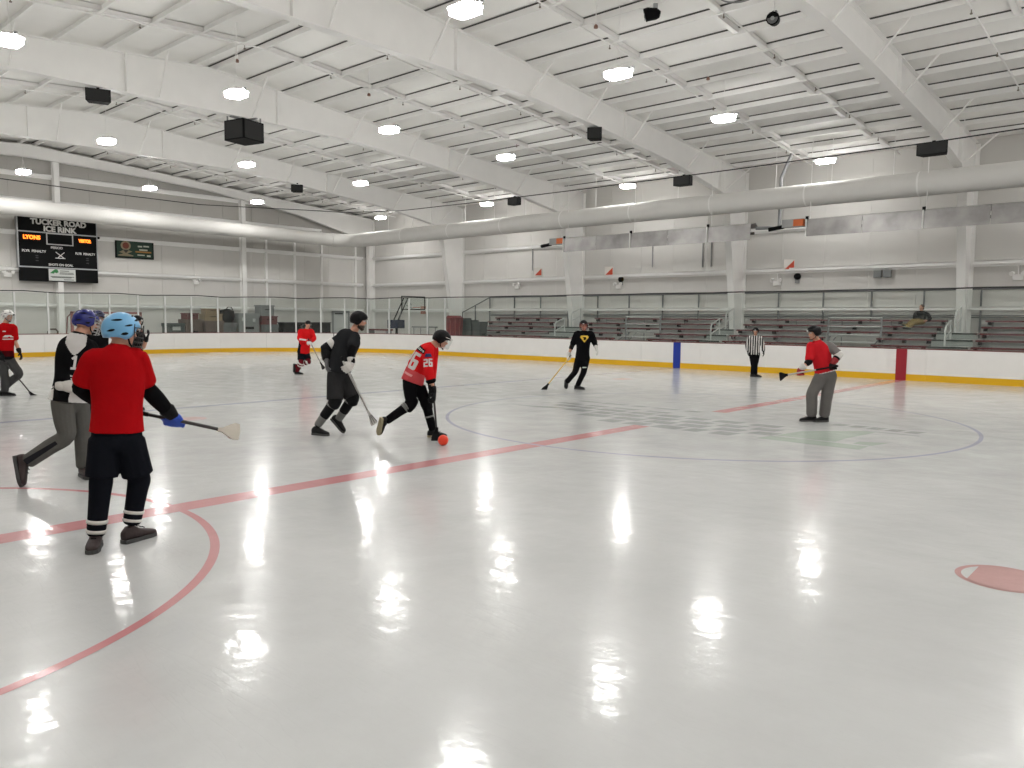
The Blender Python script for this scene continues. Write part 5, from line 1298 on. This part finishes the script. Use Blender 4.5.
PEOPLE = {'black_gray': {'J': {'aL': (0.198, 0.12, 0.203),
                      'aR': (-0.116, -0.04, 0.139),
                      'chest': (0.312, 0.03, 1.332),
                      'eL': (0.392, -0.24, 1.26),
                      'eR': (0.023, 0.05, 1.301),
                      'hL': (0.279, 0.06, 0.903),
                      'hR': (0.158, -0.04, 0.911),
                      'head': (0.52, -0.08, 1.736),
                      'kL': (0.416, 0.0, 0.553),
                      'kR': (0.153, -0.12, 0.523),
                      'neck': (0.439, -0.03, 1.562),
                      'pel': (0.211, 0.0, 0.968),
                      'sL': (0.458, -0.1, 1.472),
                      'sR': (0.299, 0.06, 1.491),
                      'tL': (0.248, 0.08, 0.059),
                      'tR': (-0.044, -0.1, 0.035),
                      'wL': (0.287, -0.3, 1.122),
                      'wR': (0.035, -0.05, 1.109)},
                'S': [[(0.251, -0.33, 1.197), (0.286, -0.33, 1.101), (0.652, -0.2, 0.34), (0.742, -0.18, 0.175)]],
                'loc': (-2.906, -6.089),
                'yaw': 0.9685},
 'black_shield': {'J': {'aL': (-0.039, 0.02, 0.074),
                        'aR': (-0.311, 0.2, 0.171),
                        'eL': (0.387, 0.04, 1.166),
                        'eR': (-0.184, 0.04, 1.142),
                        'hL': (0.165, -0.0, 0.792),
                        'hR': (-0.012, 0.0, 0.79),
                        'head': (0.094, -0.02, 1.627),
                        'kL': (0.107, -0.08, 0.441),
                        'kR': (-0.108, -0.1, 0.452),
                        'neck': (0.104, 0.0, 1.476),
                        'pel': (0.076, -0.0, 0.829),
                        'sL': (0.289, 0.0, 1.414),
                        'sR': (-0.079, -0.0, 1.411),
                        'tL': (0.051, -0.04, 0.03),
                        'tR': (-0.333, 0.12, 0.023),
                        'wL': (0.432, -0.06, 1.026),
                        'wR': (-0.247, -0.05, 0.955)},
                  'S': [[(-0.215, -0.1, 0.881), (-0.274, -0.1, 0.792), (-0.796, -0.2, 0.12), (-0.908, -0.2, -0.035)]],
                  'loc': (-4.872, 2.914),
                  'yaw': 0.6456},
 'far_red': {'J': {'aL': (-0.117, 0.15, 0.242),
                   'aR': (-0.089, 0.0, 0.079),
                   'eL': (0.436, -0.1, 1.124),
                   'eR': (0.007, -0.12, 1.108),
                   'hL': (0.19, 0.0, 0.669),
                   'hR': (0.04, -0.0, 0.67),
                   'head': (0.262, -0.02, 1.562),
                   'kL': (0.26, -0.12, 0.395),
                   'kR': (0.035, -0.12, 0.365),
                   'neck': (0.215, 0.0, 1.4),
                   'pel': (0.115, 0.0, 0.701),
                   'sL': (0.364, -0.02, 1.339),
                   'sR': (0.034, -0.03, 1.338),
                   'tL': (-0.18, 0.22, 0.096),
                   'tR': (0.03, -0.06, 0.03),
                   'wL': (0.38, -0.25, 0.958),
                   'wR': (0.237, -0.3, 1.021)},
             'S': [[(0.247, -0.3, 1.129), (0.37, -0.27, 0.912), (0.636, -0.15, 0.347), (0.726, -0.12, 0.188)]],
             'loc': (-14.036, 0.671),
             'yaw': 0.9977},
 'hid_dark': {'J': {'aL': (0.054, 0.0, 0.093),
                    'aR': (-0.083, -0.0, 0.08),
                    'eL': (0.202, -0.2, 1.181),
                    'eR': (-0.085, -0.1, 1.143),
                    'hL': (0.072, -0.0, 0.721),
                    'hR': (-0.064, -0.0, 0.724),
                    'head': (0.116, 0.0, 1.655),
                    'kL': (0.062, -0.05, 0.364),
                    'kR': (-0.074, -0.03, 0.367),
                    'neck': (0.069, -0.0, 1.495),
                    'pel': (0.005, 0.0, 0.76),
                    'sL': (0.176, -0.08, 1.403),
                    'sR': (-0.06, 0.12, 1.418),
                    'tL': (0.102, -0.06, 0.03),
                    'tR': (-0.051, -0.06, 0.03),
                    'wL': (0.281, -0.38, 1.391),
                    'wR': (0.053, -0.33, 1.28)},
              'S': [],
              'loc': (-8.083, -6.82),
              'yaw': 1.1862},
 'hid_navy': {'J': {'aL': (-0.041, -0.0, 0.085),
                    'aR': (0.089, 0.0, 0.061),
                    'eL': (-0.135, 0.05, 1.152),
                    'eR': (0.199, 0.05, 1.181),
                    'hL': (-0.047, 0.0, 0.761),
                    'hR': (0.097, -0.0, 0.757),
                    'head': (0.121, 0.0, 1.732),
                    'kL': (-0.045, -0.03, 0.402),
                    'kR': (0.085, -0.03, 0.396),
                    'neck': (0.079, -0.0, 1.56),
                    'pel': (0.026, 0.0, 0.792),
                    'sL': (-0.096, 0.03, 1.478),
                    'sR': (0.2, 0.03, 1.478),
                    'tL': (-0.015, -0.06, 0.03),
                    'tR': (0.115, -0.06, 0.03),
                    'wL': (-0.071, -0.15, 0.902),
                    'wR': (0.1, -0.2, 0.901)},
              'S': [],
              'loc': (-6.555, -8.084),
              'yaw': 1.2276},
 'near_red': {'J': {'aL': (-0.135, -0.02, 0.085),
                    'aR': (0.117, 0.02, 0.149),
                    'eL': (-0.201, 0.08, 1.225),
                    'eR': (0.261, 0.1, 1.2),
                    'hL': (-0.05, 0.0, 0.824),
                    'hR': (0.115, -0.0, 0.814),
                    'head': (0.091, 0.02, 1.654),
                    'kL': (-0.088, -0.02, 0.496),
                    'kR': (0.178, 0.04, 0.484),
                    'neck': (0.064, 0.0, 1.535),
                    'pel': (0.034, -0.0, 0.874),
                    'sL': (-0.112, -0.0, 1.45),
                    'sR': (0.197, 0.0, 1.456),
                    'tL': (-0.155, -0.155, 0.03),
                    'tR': (0.263, 0.136, 0.03),
                    'wL': (-0.024, 0.33, 1.004),
                    'wR': (0.41, 0.16, 1.018)},
              'S': [[(-0.08, 0.36, 1.06), (0.502, 0.22, 0.916), (0.832, 0.26, 0.816), (0.971, 0.27, 0.789)]],
              'loc': (0.798, -10.576),
              'yaw': 1.2086},
 'red26': {'J': {'aL': (0.268, 0.04, 0.089),
                 'aR': (-0.435, -0.12, 0.26),
                 'chest': (0.076, 0.02, 1.147),
                 'eL': (0.256, 0.18, 1.003),
                 'eR': (0.197, -0.22, 1.014),
                 'hL': (0.046, 0.07, 0.786),
                 'hR': (-0.071, -0.07, 0.798),
                 'head': (0.392, -0.02, 1.467),
                 'kL': (0.164, 0.06, 0.517),
                 'kR': (-0.065, -0.02, 0.512),
                 'neck': (0.26, 0.0, 1.37),
                 'pel': (-0.035, -0.0, 0.852),
                 'sL': (0.271, 0.14, 1.305),
                 'sR': (0.191, -0.16, 1.303),
                 'tL': (0.489, -0.02, 0.03),
                 'tR': (-0.547, -0.08, 0.078),
                 'wL': (0.238, -0.0, 0.717),
                 'wR': (0.247, -0.24, 0.739)},
           'S': [[(0.21, -0.27, 0.814), (0.275, -0.27, 0.61), (0.311, -0.28, 0.157), (0.289, -0.28, -0.004)]],
           'loc': (-1.674, -5.355),
           'yaw': 0.856},
 'red_gray': {'J': {'aL': (0.163, 0.02, 0.069),
                    'aR': (-0.045, -0.02, 0.099),
                    'chest': (0.072, 0.0, 1.169),
                    'eL': (0.363, -0.04, 1.204),
                    'eR': (-0.121, -0.2, 1.076),
                    'hL': (0.233, 0.04, 0.818),
                    'hR': (0.085, -0.04, 0.818),
                    'head': (-0.059, -0.03, 1.573),
                    'kL': (0.196, -0.03, 0.485),
                    'kR': (-0.051, -0.12, 0.5),
                    'neck': (-0.004, 0.0, 1.424),
                    'pel': (0.149, -0.0, 0.871),
                    'sL': (0.204, 0.04, 1.347),
                    'sR': (-0.099, -0.08, 1.345),
                    'tL': (0.084, -0.04, 0.03),
                    'tR': (-0.192, -0.08, 0.03),
                    'wL': (0.302, -0.16, 1.06),
                    'wR': (-0.197, -0.3, 0.948)},
              'S': [[(0.351, -0.2, 1.011), (-0.243, -0.36, 0.889), (-0.487, -0.38, 0.838), (-0.593, -0.4, 0.822)]],
              'loc': (1.873, 0.906),
              'yaw': 0.3596},
 'referee': {'J': {'aL': (0.013, 0.0, 0.064),
                   'aR': (-0.084, 0.0, 0.061),
                   'eL': (0.203, 0.05, 1.003),
                   'eR': (-0.266, 0.05, 0.994),
                   'hL': (0.038, 0.0, 0.7),
                   'hR': (-0.114, 0.0, 0.697),
                   'head': (-0.029, -0.02, 1.453),
                   'kL': (0.003, -0.02, 0.367),
                   'kR': (-0.072, -0.03, 0.366),
                   'neck': (-0.03, 0.0, 1.301),
                   'pel': (-0.039, -0.0, 0.746),
                   'sL': (0.129, -0.0, 1.24),
                   'sR': (-0.201, 0.0, 1.241),
                   'tL': (0.166, -0.06, 0.03),
                   'tR': (-0.045, -0.06, 0.03),
                   'wL': (0.234, -0.02, 0.8),
                   'wR': (-0.238, -0.03, 0.781)},
             'S': [],
             'loc': (-3.697, 10.606),
             'yaw': 0.4291},
 'spectator': {'J': {'aL': (-0.254, -0.65, 1.593),
                     'aR': (-0.336, -0.55, 1.648),
                     'eL': (0.269, 0.2, 1.917),
                     'eR': (-0.219, -0.05, 1.935),
                     'hL': (0.067, -0.05, 1.793),
                     'hR': (-0.056, -0.05, 1.815),
                     'head': (-0.032, 0.1, 2.337),
                     'kL': (-0.136, -0.4, 1.745),
                     'kR': (-0.218, -0.3, 1.82),
                     'neck': (-0.025, 0.1, 2.185),
                     'pel': (0.0, 0.0, 1.83),
                     'sL': (0.194, 0.05, 2.082),
                     'sR': (-0.201, 0.05, 2.116),
                     'tL': (-0.354, -0.73, 1.573),
                     'tR': (-0.414, -0.65, 1.659),
                     'wL': (0.203, -0.05, 1.839),
                     'wR': (-0.069, -0.2, 1.803)},
               'S': [],
               'loc': (-1.271, 19.65),
               'yaw': 0.0},
 'white_black': {'J': {'aL': (-0.361, -0.1, 0.234),
                       'aR': (0.176, 0.1, 0.076),
                       'eL': (-0.001, -0.14, 1.055),
                       'eR': (0.331, 0.2, 1.152),
                       'hL': (0.0, -0.08, 0.836),
                       'hR': (0.142, 0.08, 0.814),
                       'head': (0.248, 0.05, 1.703),
                       'kL': (0.016, -0.12, 0.496),
                       'kR': (0.179, 0.1, 0.456),
                       'neck': (0.176, -0.0, 1.569),
                       'pel': (0.058, -0.0, 0.88),
                       'sL': (0.069, 0.06, 1.46),
                       'sR': (0.277, 0.05, 1.436),
                       'tL': (-0.41, -0.16, 0.054),
                       'tR': (0.261, -0.241, 0.03),
                       'wL': (0.225, -0.24, 0.97),
                       'wR': (0.406, 0.25, 0.921)},
                 'S': [],
                 'loc': (-2.077, -9.978),
                 'yaw': 1.2563},
 'white_helmet': {'J': {'aL': (-0.077, 0.15, 0.146),
                        'aR': (-0.033, -0.0, 0.09),
                        'eL': (0.203, -0.02, 1.186),
                        'eR': (-0.192, 0.05, 1.188),
                        'hL': (0.068, -0.0, 0.814),
                        'hR': (-0.079, -0.0, 0.817),
                        'head': (0.086, -0.0, 1.755),
                        'kL': (0.24, -0.12, 0.485),
                        'kR': (-0.029, -0.05, 0.446),
                        'neck': (0.033, -0.0, 1.58),
                        'pel': (-0.013, -0.0, 0.859),
                        'sL': (0.178, -0.05, 1.505),
                        'sR': (-0.134, 0.05, 1.503),
                        'tL': (-0.148, 0.09, 0.03),
                        'tR': (0.129, -0.06, 0.03),
                        'wL': (0.276, -0.12, 0.947),
                        'wR': (-0.112, -0.1, 0.887)},
                  'S': [[(-0.136, -0.2, 0.957), (0.078, -0.25, 0.629), (0.449, -0.1, 0.043), (0.559, -0.08, -0.087)]],
                  'loc': (-12.595, -7.672),
                  'yaw': 1.3084}}
Z8 = lambda *a: a
# 1 ---- near player in red with the light blue helmet
build_person('near_red', 'player in plain red t-shirt and light blue helmet, seen from behind', dict(
    s=1.04, voxel=.010, face=(.93, .34, -.10),
    shirt=dict(mats=[RED], bag=1.06, hem=.03, sleeve='short', len=.80, sr=(.074, .080, .07)),
    pants=dict(type='shorts', m=NVY, k=1.05, len=.86, r=[.10, .107, .106, .107]), legging=NVY,
    bands=[(.70, .77, PADW, .0735), (.89, .955, PADW, .0705)], legr=(.078, .079, .081, .075, .070, .064),
    arm_pads=[('elbow_pad', 'R', 'u', .68, 1.05, .056, .060, BLK), ('arm_sleeve', 'R', 'l', -.05, .74, .062, .050, BLK), ('elbow_pad', 'L', 'u', .70, 1.05, .056, .060, BLK), ('elbow_pad', 'L', 'l', -.05, .6, .06, .05, BLK)],
    grip={'R': (0, .60), 'L': (0, .06)}, gloves={'R': (GLBLUE, PADK), 'L': (GLBLUE, PADK)}, glove_bulk=1.95,
    shoe=SHOEBR, sole=SOLEG, helmet=dict(m=HEL['light_blue'], cage=WIREB, s=1.06, lab='light blue helmet with black vents'),
    sticks=[(SHAFT['black'], 'flat', 'black broomball stick with pale pierced head, held by the nearest red player', dict(head_m=mat('head_cream', srgb(206, 198, 186), 0.5), hs=.85, tilt=1.25))]))
# 2 ---- player with number 10
def dec10(o, e):
    J, up, lat, sp = e['J'], e['up'], e['lat'], e['sp']
    nrm = lat.cross(up)
    if nrm.y > 0: right, = (-lat,)
    else: right = lat
    decal('number', digits('10', .13, .075, .025), sp(.53) + right * .055, right, up, o, WHT, o)
    decal('sleeve_mark', stroke([(-.03, .05), (.03, .05), (.0, -.06)], .025), lerp(J['sL'], J['eL'], .35), V((0, 0, 1)).cross(V((-1, -.5, 0)).normalized()) * -1, V((0, 0, 1)), o, WHT, o)
def reg10(h, u, dep, arm, c):
    yoke = (h > .69) & (np.abs(u + .015) < .095 * np.clip((h - .68) / .17, 0, 1) ** .8) & (h < 1.02) & (~arm | (np.abs(u) < .08))
    low = (h < np.minimum(.34, .08 + .26 * (u + .20) / .18)) & ~arm
    edge = (h < np.minimum(.38, .12 + .26 * (u + .20) / .18)) & ~arm & ~low & (h > np.minimum(.36, .10 + .26 * (u + .20) / .18))
    return np.where(yoke | low | edge, 1, 0)
def dec_shank(o, e):
    J = e['J']; K_, A_ = J['kL'], J['aL']; r = (A_ - K_).normalized(); n = V((0, -1, .25)).normalized(); u = n.cross(r).normalized()
    decal('leg_stripe', [[(-.13, -.01), (.22, -.035), (.22, .03), (-.13, .03)]], lerp(K_, A_, .5), r, u, o, TEAL, o, .006)
build_person('white_black', 'player in black and white jersey number 10, royal blue helmet and grey trousers, mid-stride', dict(
    s=1.03, voxel=.008, face=(.92, .30, -.22),
    shirt=dict(mats=[BLK, WHT], bag=1.08, hem=-.04, flare=1.16, sleeve='short', len=.95, sr=(.078, .080, .07), regions=reg10, decals=dec10),
    pants=dict(type='long', m=GRYT, k=1.06, decals=dec_shank),
    arm_pads=[('elbow_pad', 'L', 'u', .85, 1.1, .062, .06, PADW), ('elbow_pad', 'L', 'l', -.05, .55, .062, .055, PADW)],
    gloves={'L': (GLBLUE, PADK), 'R': (GLBLUE, PADK)}, bare_hands='', shoe_s=1.1, shoe=SHOEBR, sole=SOLEG,
    helmet=dict(m=HEL['blue'], cage=WIRE, s=1.04, lab='royal blue helmet with wire cage')))
# 3, 4 ---- two players mostly hidden behind them
build_person('hid_navy', 'player in black with dark navy helmet, mostly hidden between two helmets at left', dict(
    s=1.0, voxel=.016, face=(.8, -.5, -.1), shirt=dict(mats=[BLK], sleeve='long'), pants=dict(type='long', m=BLK),
    gloves={'L': (PADK, PADK), 'R': (PADK, PADK)}, helmet=dict(m=HEL['navy'], cage=WIREB)))
build_person('hid_dark', 'player with brown-black helmet peeking out right of the light blue helmet', dict(
    s=1.0, voxel=.016, face=(.6, -.75, -.05), shirt=dict(mats=[BLK], sleeve='short'), pants=dict(type='long', m=BLK),
    gloves={'L': (PADK, PADK), 'R': (PADK, PADK)}, glove_bulk=1.05, helmet=dict(m=HEL['black'])))
# 5 ---- left edge
def dec_left(o, e):
    sp, up = e['sp'], e['up']; r = V((1, 0, 0))
    decal('chest_logo', [[(-.10, .0), (-.05, .045), (.06, .045), (.0, .0)], [(.0, .045), (.06, .045), (.11, .0), (.05, .0)], [(-.10, -.05), (.10, -.05), (.10, -.03), (-.10, -.03)]], sp(.55) + r * .05, r, V((0, 0, 1)), o, WHT, o)
    decal('chest_badge', [[(-.03, -.01), (.03, -.01), (.03, .012), (-.03, .012)]], sp(.72) + r * -.02, r, V((0, 0, 1)), o, WHT, o)
build_person('white_helmet', 'player with white helmet and red shirt fading to dark hem at the left edge', dict(
    s=1.0, voxel=.014, face=(.80, -.58, -.15),
    shirt=dict(mats=[RED, cloth_mat('cloth_dark_red', srgb(70, 12, 16)), BLK], sleeve='short', len=.8, bag=1.08, hem=-.10, decals=dec_left, regions=lambda h, u, dep, arm, c: np.where(arm, 0, np.where(h < .03, 2, np.where(h < .2, 1, 0)))),
    pants=dict(type='long', m=DKG, k=1.05), gloves={'L': (PADK, PADK), 'R': (PADK, PADK)}, grip={'R': (0, .12)}, shoe=SHOEB,
    helmet=dict(m=HEL['white'], cage=WIRE, lab='white helmet'),
    sticks=[(SHAFT['black'], 'edge', 'black broomball stick resting on the ice, held by the white-helmeted player', dict(hs=1.15))]))
# 6 ---- far player in red hockey jersey
def dec_far(o, e):
    sp, up = e['sp'], V((0, 0, 1)); r = V((.94, -.3, 0)).normalized()
    decal('chest_mark', [[(-.12, -.02), (.12, -.04), (.14, .0), (-.10, .03)]], sp(.52), r, up, o, WHT, o)
build_person('far_red', 'player in red hockey jersey and dark cap by the far left boards', dict(
    s=.98, voxel=.014, face=(.42, -.9, -.08),
    shirt=dict(mats=[RED2, NVY, WHT], sleeve='long', bag=1.12, hem=-.10, sr=(.085, .082, .07), decals=dec_far, regions=lambda h, u, dep, arm, c: np.where((h < .40) & (u > .10) & ~arm, 1, np.where((c[:, 2] < -1), 2, 0))),
    pants=dict(type='shorts', m=NVY, len=.7, k=1.02), legging=cloth_mat('sock_maroon', srgb(96, 26, 34)), bands=[(-.02, .12, PADW, .081), (.25, .36, PADW, .075)],
    gloves={'L': (GLRED, GLWH), 'R': (GLWH, GLWH)}, grip={'L': (0, .14)}, shoe=SHOEB,
    helmet=dict(m=HEL['black'], cap=True), sticks=[(SHAFT['gray'], 'edge', 'grey broomball stick held by the far player in red', dict(hs=.8))]))
# 7 ---- player in charcoal
build_person('black_gray', 'player in charcoal shirt and black helmet leaning forward with silver stick', dict(
    s=1.06, voxel=.0115, face=(.96, -.22, -.18), beard=True,
    shirt=dict(mats=[CHAR], sleeve='short', len=.55, bag=1.06, hem=-.06, sr=(.080, .082, .07)),
    pants=dict(type='shorts', m=cloth_mat('cloth_shorts', (0.030, 0.030, 0.031)), len=.95, k=1.06, r=[.10, .108, .112, .114]), legging=BLK, legr=(.066, .070, .074, .070, .062, .050),
    knee_pads=[('R', .092, PADK), ('L', .092, PADK)], bands=[(.17, .22, SOCKG, .081)],
    leg_pads=[('sock', 'R', .62, .95, .062, .056, SOCKG), ('sock', 'L', .62, .95, .062, .056, SOCKG), ('shin_guard', 'R', .2, .62, .074, .068, PADK), ('shin_guard', 'L', .2, .62, .074, .068, PADK)],
    arm_pads=[('elbow_pad', 'R', 'u', .50, .76, .084, .080, PADW), ('elbow_pad', 'R', 'u', .74, 1.08, .076, .074, PADK), ('elbow_pad', 'R', 'l', -.05, .80, .066, .056, PADK), ('arm_sleeve', 'L', 'u', .6, 1.05, .060, .056, BLK), ('arm_sleeve', 'L', 'l', -.05, .85, .056, .048, BLK)],
    gloves={'R': (GLGR, GLGR), 'L': (GLWH, GLWH)}, glove_bulk=1.5, grip={'L': (0, .19)}, shoe=SHOEB, sole=SOLEG,
    helmet=dict(m=HEL['black'], lab='black helmet'), sticks=[(SHAFT['silver'], 'edge', 'silver broomball stick held by the player in charcoal', dict(head_m=PADW, hs=.8))]))
# 8 ---- red jersey 26
def dec26(o, e):
    J, up, lat, sp = e['J'], e['up'], e['lat'], e['sp']
    n = V((-.62, -.78, .15)).normalized(); right = up.cross(n).normalized(); up2 = n.cross(right)
    decal('number', digits('26', .25, .12, .045), sp(.50) - right * .02, right, up2, o, WHT, o)
    decal('name_plate', [[(-.12, -.035), (.12, -.035), (.12, .035), (-.12, .035)]], sp(.80) - right * .0, right, up2, o, BLK, o)
    decal('name_print', [[(-.09 + q * .035, -.016), (-.07 + q * .035, -.016), (-.07 + q * .035, .016), (-.09 + q * .035, .016)] for q in range(6)], sp(.80), right, up2, o, WHT, o, .009)
    decal('hem_print', [[(-.07, -.02), (.07, -.02), (.07, .012), (-.07, .012)]], sp(.20) + right * .02, right, up2, o, cloth_mat('cloth_pink', srgb(216, 150, 150)), o)
    a = J['sR']; b = J['eR']; dn = (b - a).normalized(); n2 = V((0, -1, 0)); r2 = (-dn).cross(n2).normalized(); u2 = -dn
    decal('sleeve_patch', [[(-.055, -.02), (-.035, .03), (.035, .03), (.055, -.02)]], lerp(a, b, .28), r2, u2, o, mat('patch_navy', srgb(28, 40, 92), 0.6), o)
    decal('sleeve_number', digits('26', .11, .06, .022), lerp(a, b, .62), r2, u2, o, WHT, o)
def reg26(h, u, dep, arm, c):
    return np.where(arm, 0, np.where(h < .26, 1, np.where((h > .9), 0, 0)))
build_person('red26', 'player in red jersey number 26 and black helmet bending over the orange ball', dict(
    s=1.02, voxel=.0115, face=(.90, -.12, -.42),
    shirt=dict(mats=[RED2, RED3], sleeve='long', len=.42, bag=1.08, hem=-.05, sr=(.085, .080, .066), regions=reg26, decals=dec26),
    pants=dict(type='long', m=BLK, r=[.10, .108, .092, .078, .068, .058]),
    knee_pads=[('R', .086, BLK), ('L', .084, BLK)],
    leg_pads=[('reflective_band', 'R', .165, .18, .0795, .0795, SOCKG), ('reflective_band', 'L', .10, .115, .0795, .0795, SOCKG), ('reflective_band', 'L', .47, .485, .0725, .0725, SOCKG), ('reflective_band', 'R', .235, .25, .0775, .0775, SOCKG)],
    arm_pads=[('sleeve_cuff', 'R', 'l', .38, .46, .072, .072, BLK)], gloves={'R': (PADK, PADK), 'L': (PADK, PADK)}, glove_bulk=1.4, grip={'R': (0, .30)},
    shoe=SHOEB, sole=SOLET, helmet=dict(m=HEL['black'], visor=True, cage=None, s=1.04, lab='black helmet with clear visor'),
    sticks=[(SHAFT['black'], 'edge', 'black broomball stick beside the orange ball, held by player 26', dict(hs=1.1))]))
# 9 ---- player in black with the yellow shield
YEL = mat('print_yellow', srgb(232, 190, 60), 0.6)
def dec_shield(o, e):
    sp = e['sp']; r, u = V((1, 0, 0)), V((0, 0, 1)); c = sp(.68) + V((.02, 0, 0))
    decal('shield_print', [[(-.11, .03), (.11, .03), (.08, .07), (-.08, .07)], [(-.05, -.045), (.05, -.045), (.11, .03), (-.11, .03)], [(-.008, -.10), (.008, -.10), (.05, -.045), (-.05, -.045)]], c, r, u, o, YEL, o)
    decal('shield_mark', [[(-.06, .035), (.03, .035), (.05, .0), (-.04, .02)], [(-.02, -.045), (.03, -.04), (.05, .0), (-.02, .01)]], c, r, u, o, BLK, o, .010)
def dec_thigh(o, e):
    J = e['J']; decal('thigh_print', [[(-.05, -.02), (.05, -.012), (.05, .012), (-.05, .012)]], lerp(J['hL'], J['kL'], .62), V((1, 0, 0)), V((0, 0, 1)), o, mat('print_pale', (0.5, 0.56, 0.52), 0.6), o)
build_person('black_shield', 'player all in black with yellow shield print, holding a yellow stick', dict(
    s=1.02, voxel=.013, face=(-.05, -1, -.05),
    shirt=dict(mats=[BLK], sleeve='short', len=.95, hem=-.14, bag=1.02, decals=dec_shield),
    pants=dict(type='long', m=BLK, r=[.098, .102, .090, .075, .070, .066], decals=dec_thigh),
    arm_pads=[('elbow_pad', 'R', 'l', -.1, .35, .058, .054, PADK), ('elbow_pad', 'L', 'l', -.1, .45, .058, .054, PADK), ('pad_rim', 'R', 'u', .93, 1.0, .060, .060, PADW), ('pad_rim', 'L', 'u', .95, 1.02, .060, .060, PADW)],
    leg_pads=[('trouser_stripe', 'R', .15, .75, .0765, .071, WHT)] if False else [],
    gloves={'R': (GLWH, GLWH), 'L': (GLWH, GLWH)}, grip={'R': (0, .10)}, shoe=SHOEB,
    helmet=dict(m=HEL['black'], cage=mat('cage_red', srgb(120, 40, 44), 0.5), lab='black helmet with reddish cage'),
    sticks=[(SHAFT['yellow'], 'edge', 'yellow broomball stick with black head, held by the player in black', dict(hs=1.15))]))
# 10 ---- referee
build_person('referee', 'referee in black and white striped shirt standing by the far boards', dict(
    s=.94, voxel=.013, face=(-.1, -1, -.05),
    shirt=dict(mats=[BLK, WHT], sleeve='long', len=.8, hem=-.08, regions=lambda h, u, dep, arm, c: (np.floor((c[:, 0] + 4) / .036) % 2).astype(int)),
    pants=dict(type='long', m=BLK, r=[.096, .098, .088, .074, .07, .066]),
    gloves={'R': (PADK, PADK), 'L': (PADK, PADK)}, glove_bulk=1.2, shoe=SHOEB, helmet=dict(m=HEL['black'], s=.98)))
# 11 ---- red tee with grey sleeves
build_person('red_gray', 'player in red shirt with grey sleeves and grey trousers, holding a stick level', dict(
    s=1.0, voxel=.0125, face=(-.86, -.50, -.08),
    shirt=dict(mats=[REDT, GRYS, WHT], sleeve='short', len=.9, hem=.0, bag=1.03, regions=lambda h, u, dep, arm, c: np.where(h < .03, 2, np.where(((u < -.02) & (arm | ((h > .62) & (-u > .06 + (1 - h) * .28)))), 1, 0))),
    pants=dict(type='long', m=GRYL, k=1.04, r=[.104, .112, .104, .096, .092, .088]),
    arm_pads=[('elbow_pad', 'R', 'u', .88, 1.1, .058, .056, PADK), ('elbow_pad', 'R', 'l', .1, .3, .055, .05, PADK), ('elbow_pad', 'L', 'u', .80, 1.08, .066, .068, PADW), ('elbow_pad', 'L', 'l', -.1, .3, .066, .062, PADW), ('pad_strap', 'L', 'l', .32, .42, .062, .062, PADK), ('pad_strap', 'L', 'l', .5, .62, .060, .060, GLRED)],
    gloves={'R': (GLRED, PADW), 'L': (PADK, GLRED)}, glove_bulk=1.5, grip={'R': (0, .72), 'L': (0, .10)}, shoe=SHOEB,
    helmet=dict(m=HEL['black'], lab='black helmet'), sticks=[(SHAFT['silver'], 'edge', 'stick with black head held level by the player with grey sleeves', dict(hs=1.1))]))
# 12 ---- spectator
build_person('spectator', 'spectator in black jacket and khaki trousers lounging on the bleachers', dict(
    s=.98, voxel=.014, face=(-.45, -.9, 0), hair=HAIR,
    shirt=dict(mats=[BLK], sleeve='long', len=.85, hem=-.05), pants=dict(type='long', m=KHA, k=1.02),
    bare_hands='LR', shoe=SHOEY, sole=SOLEG))
bake_pending()
# ---- ball
bl = empty('broomball', (-0.87, -5.535, 0.076), label='orange broomball on the ice at the bending player\'s foot', cat='ball')
BALL = mat('ball_orange', srgb(228, 58, 26), 0.45)
MB().sphere((0, 0, 0), .075, 24, 16).build('ball_shell', BALL, bl, smooth='all')
MB().tube([(.0755 * math.cos(a), .0755 * math.sin(a) * .3, .0755 * math.sin(a) * .95) for a in [2 * math.pi * q / 30 for q in range(31)]], .0015, 5).build('ball_seam', mat('seam_dark_orange', srgb(170, 40, 20), 0.5), bl)
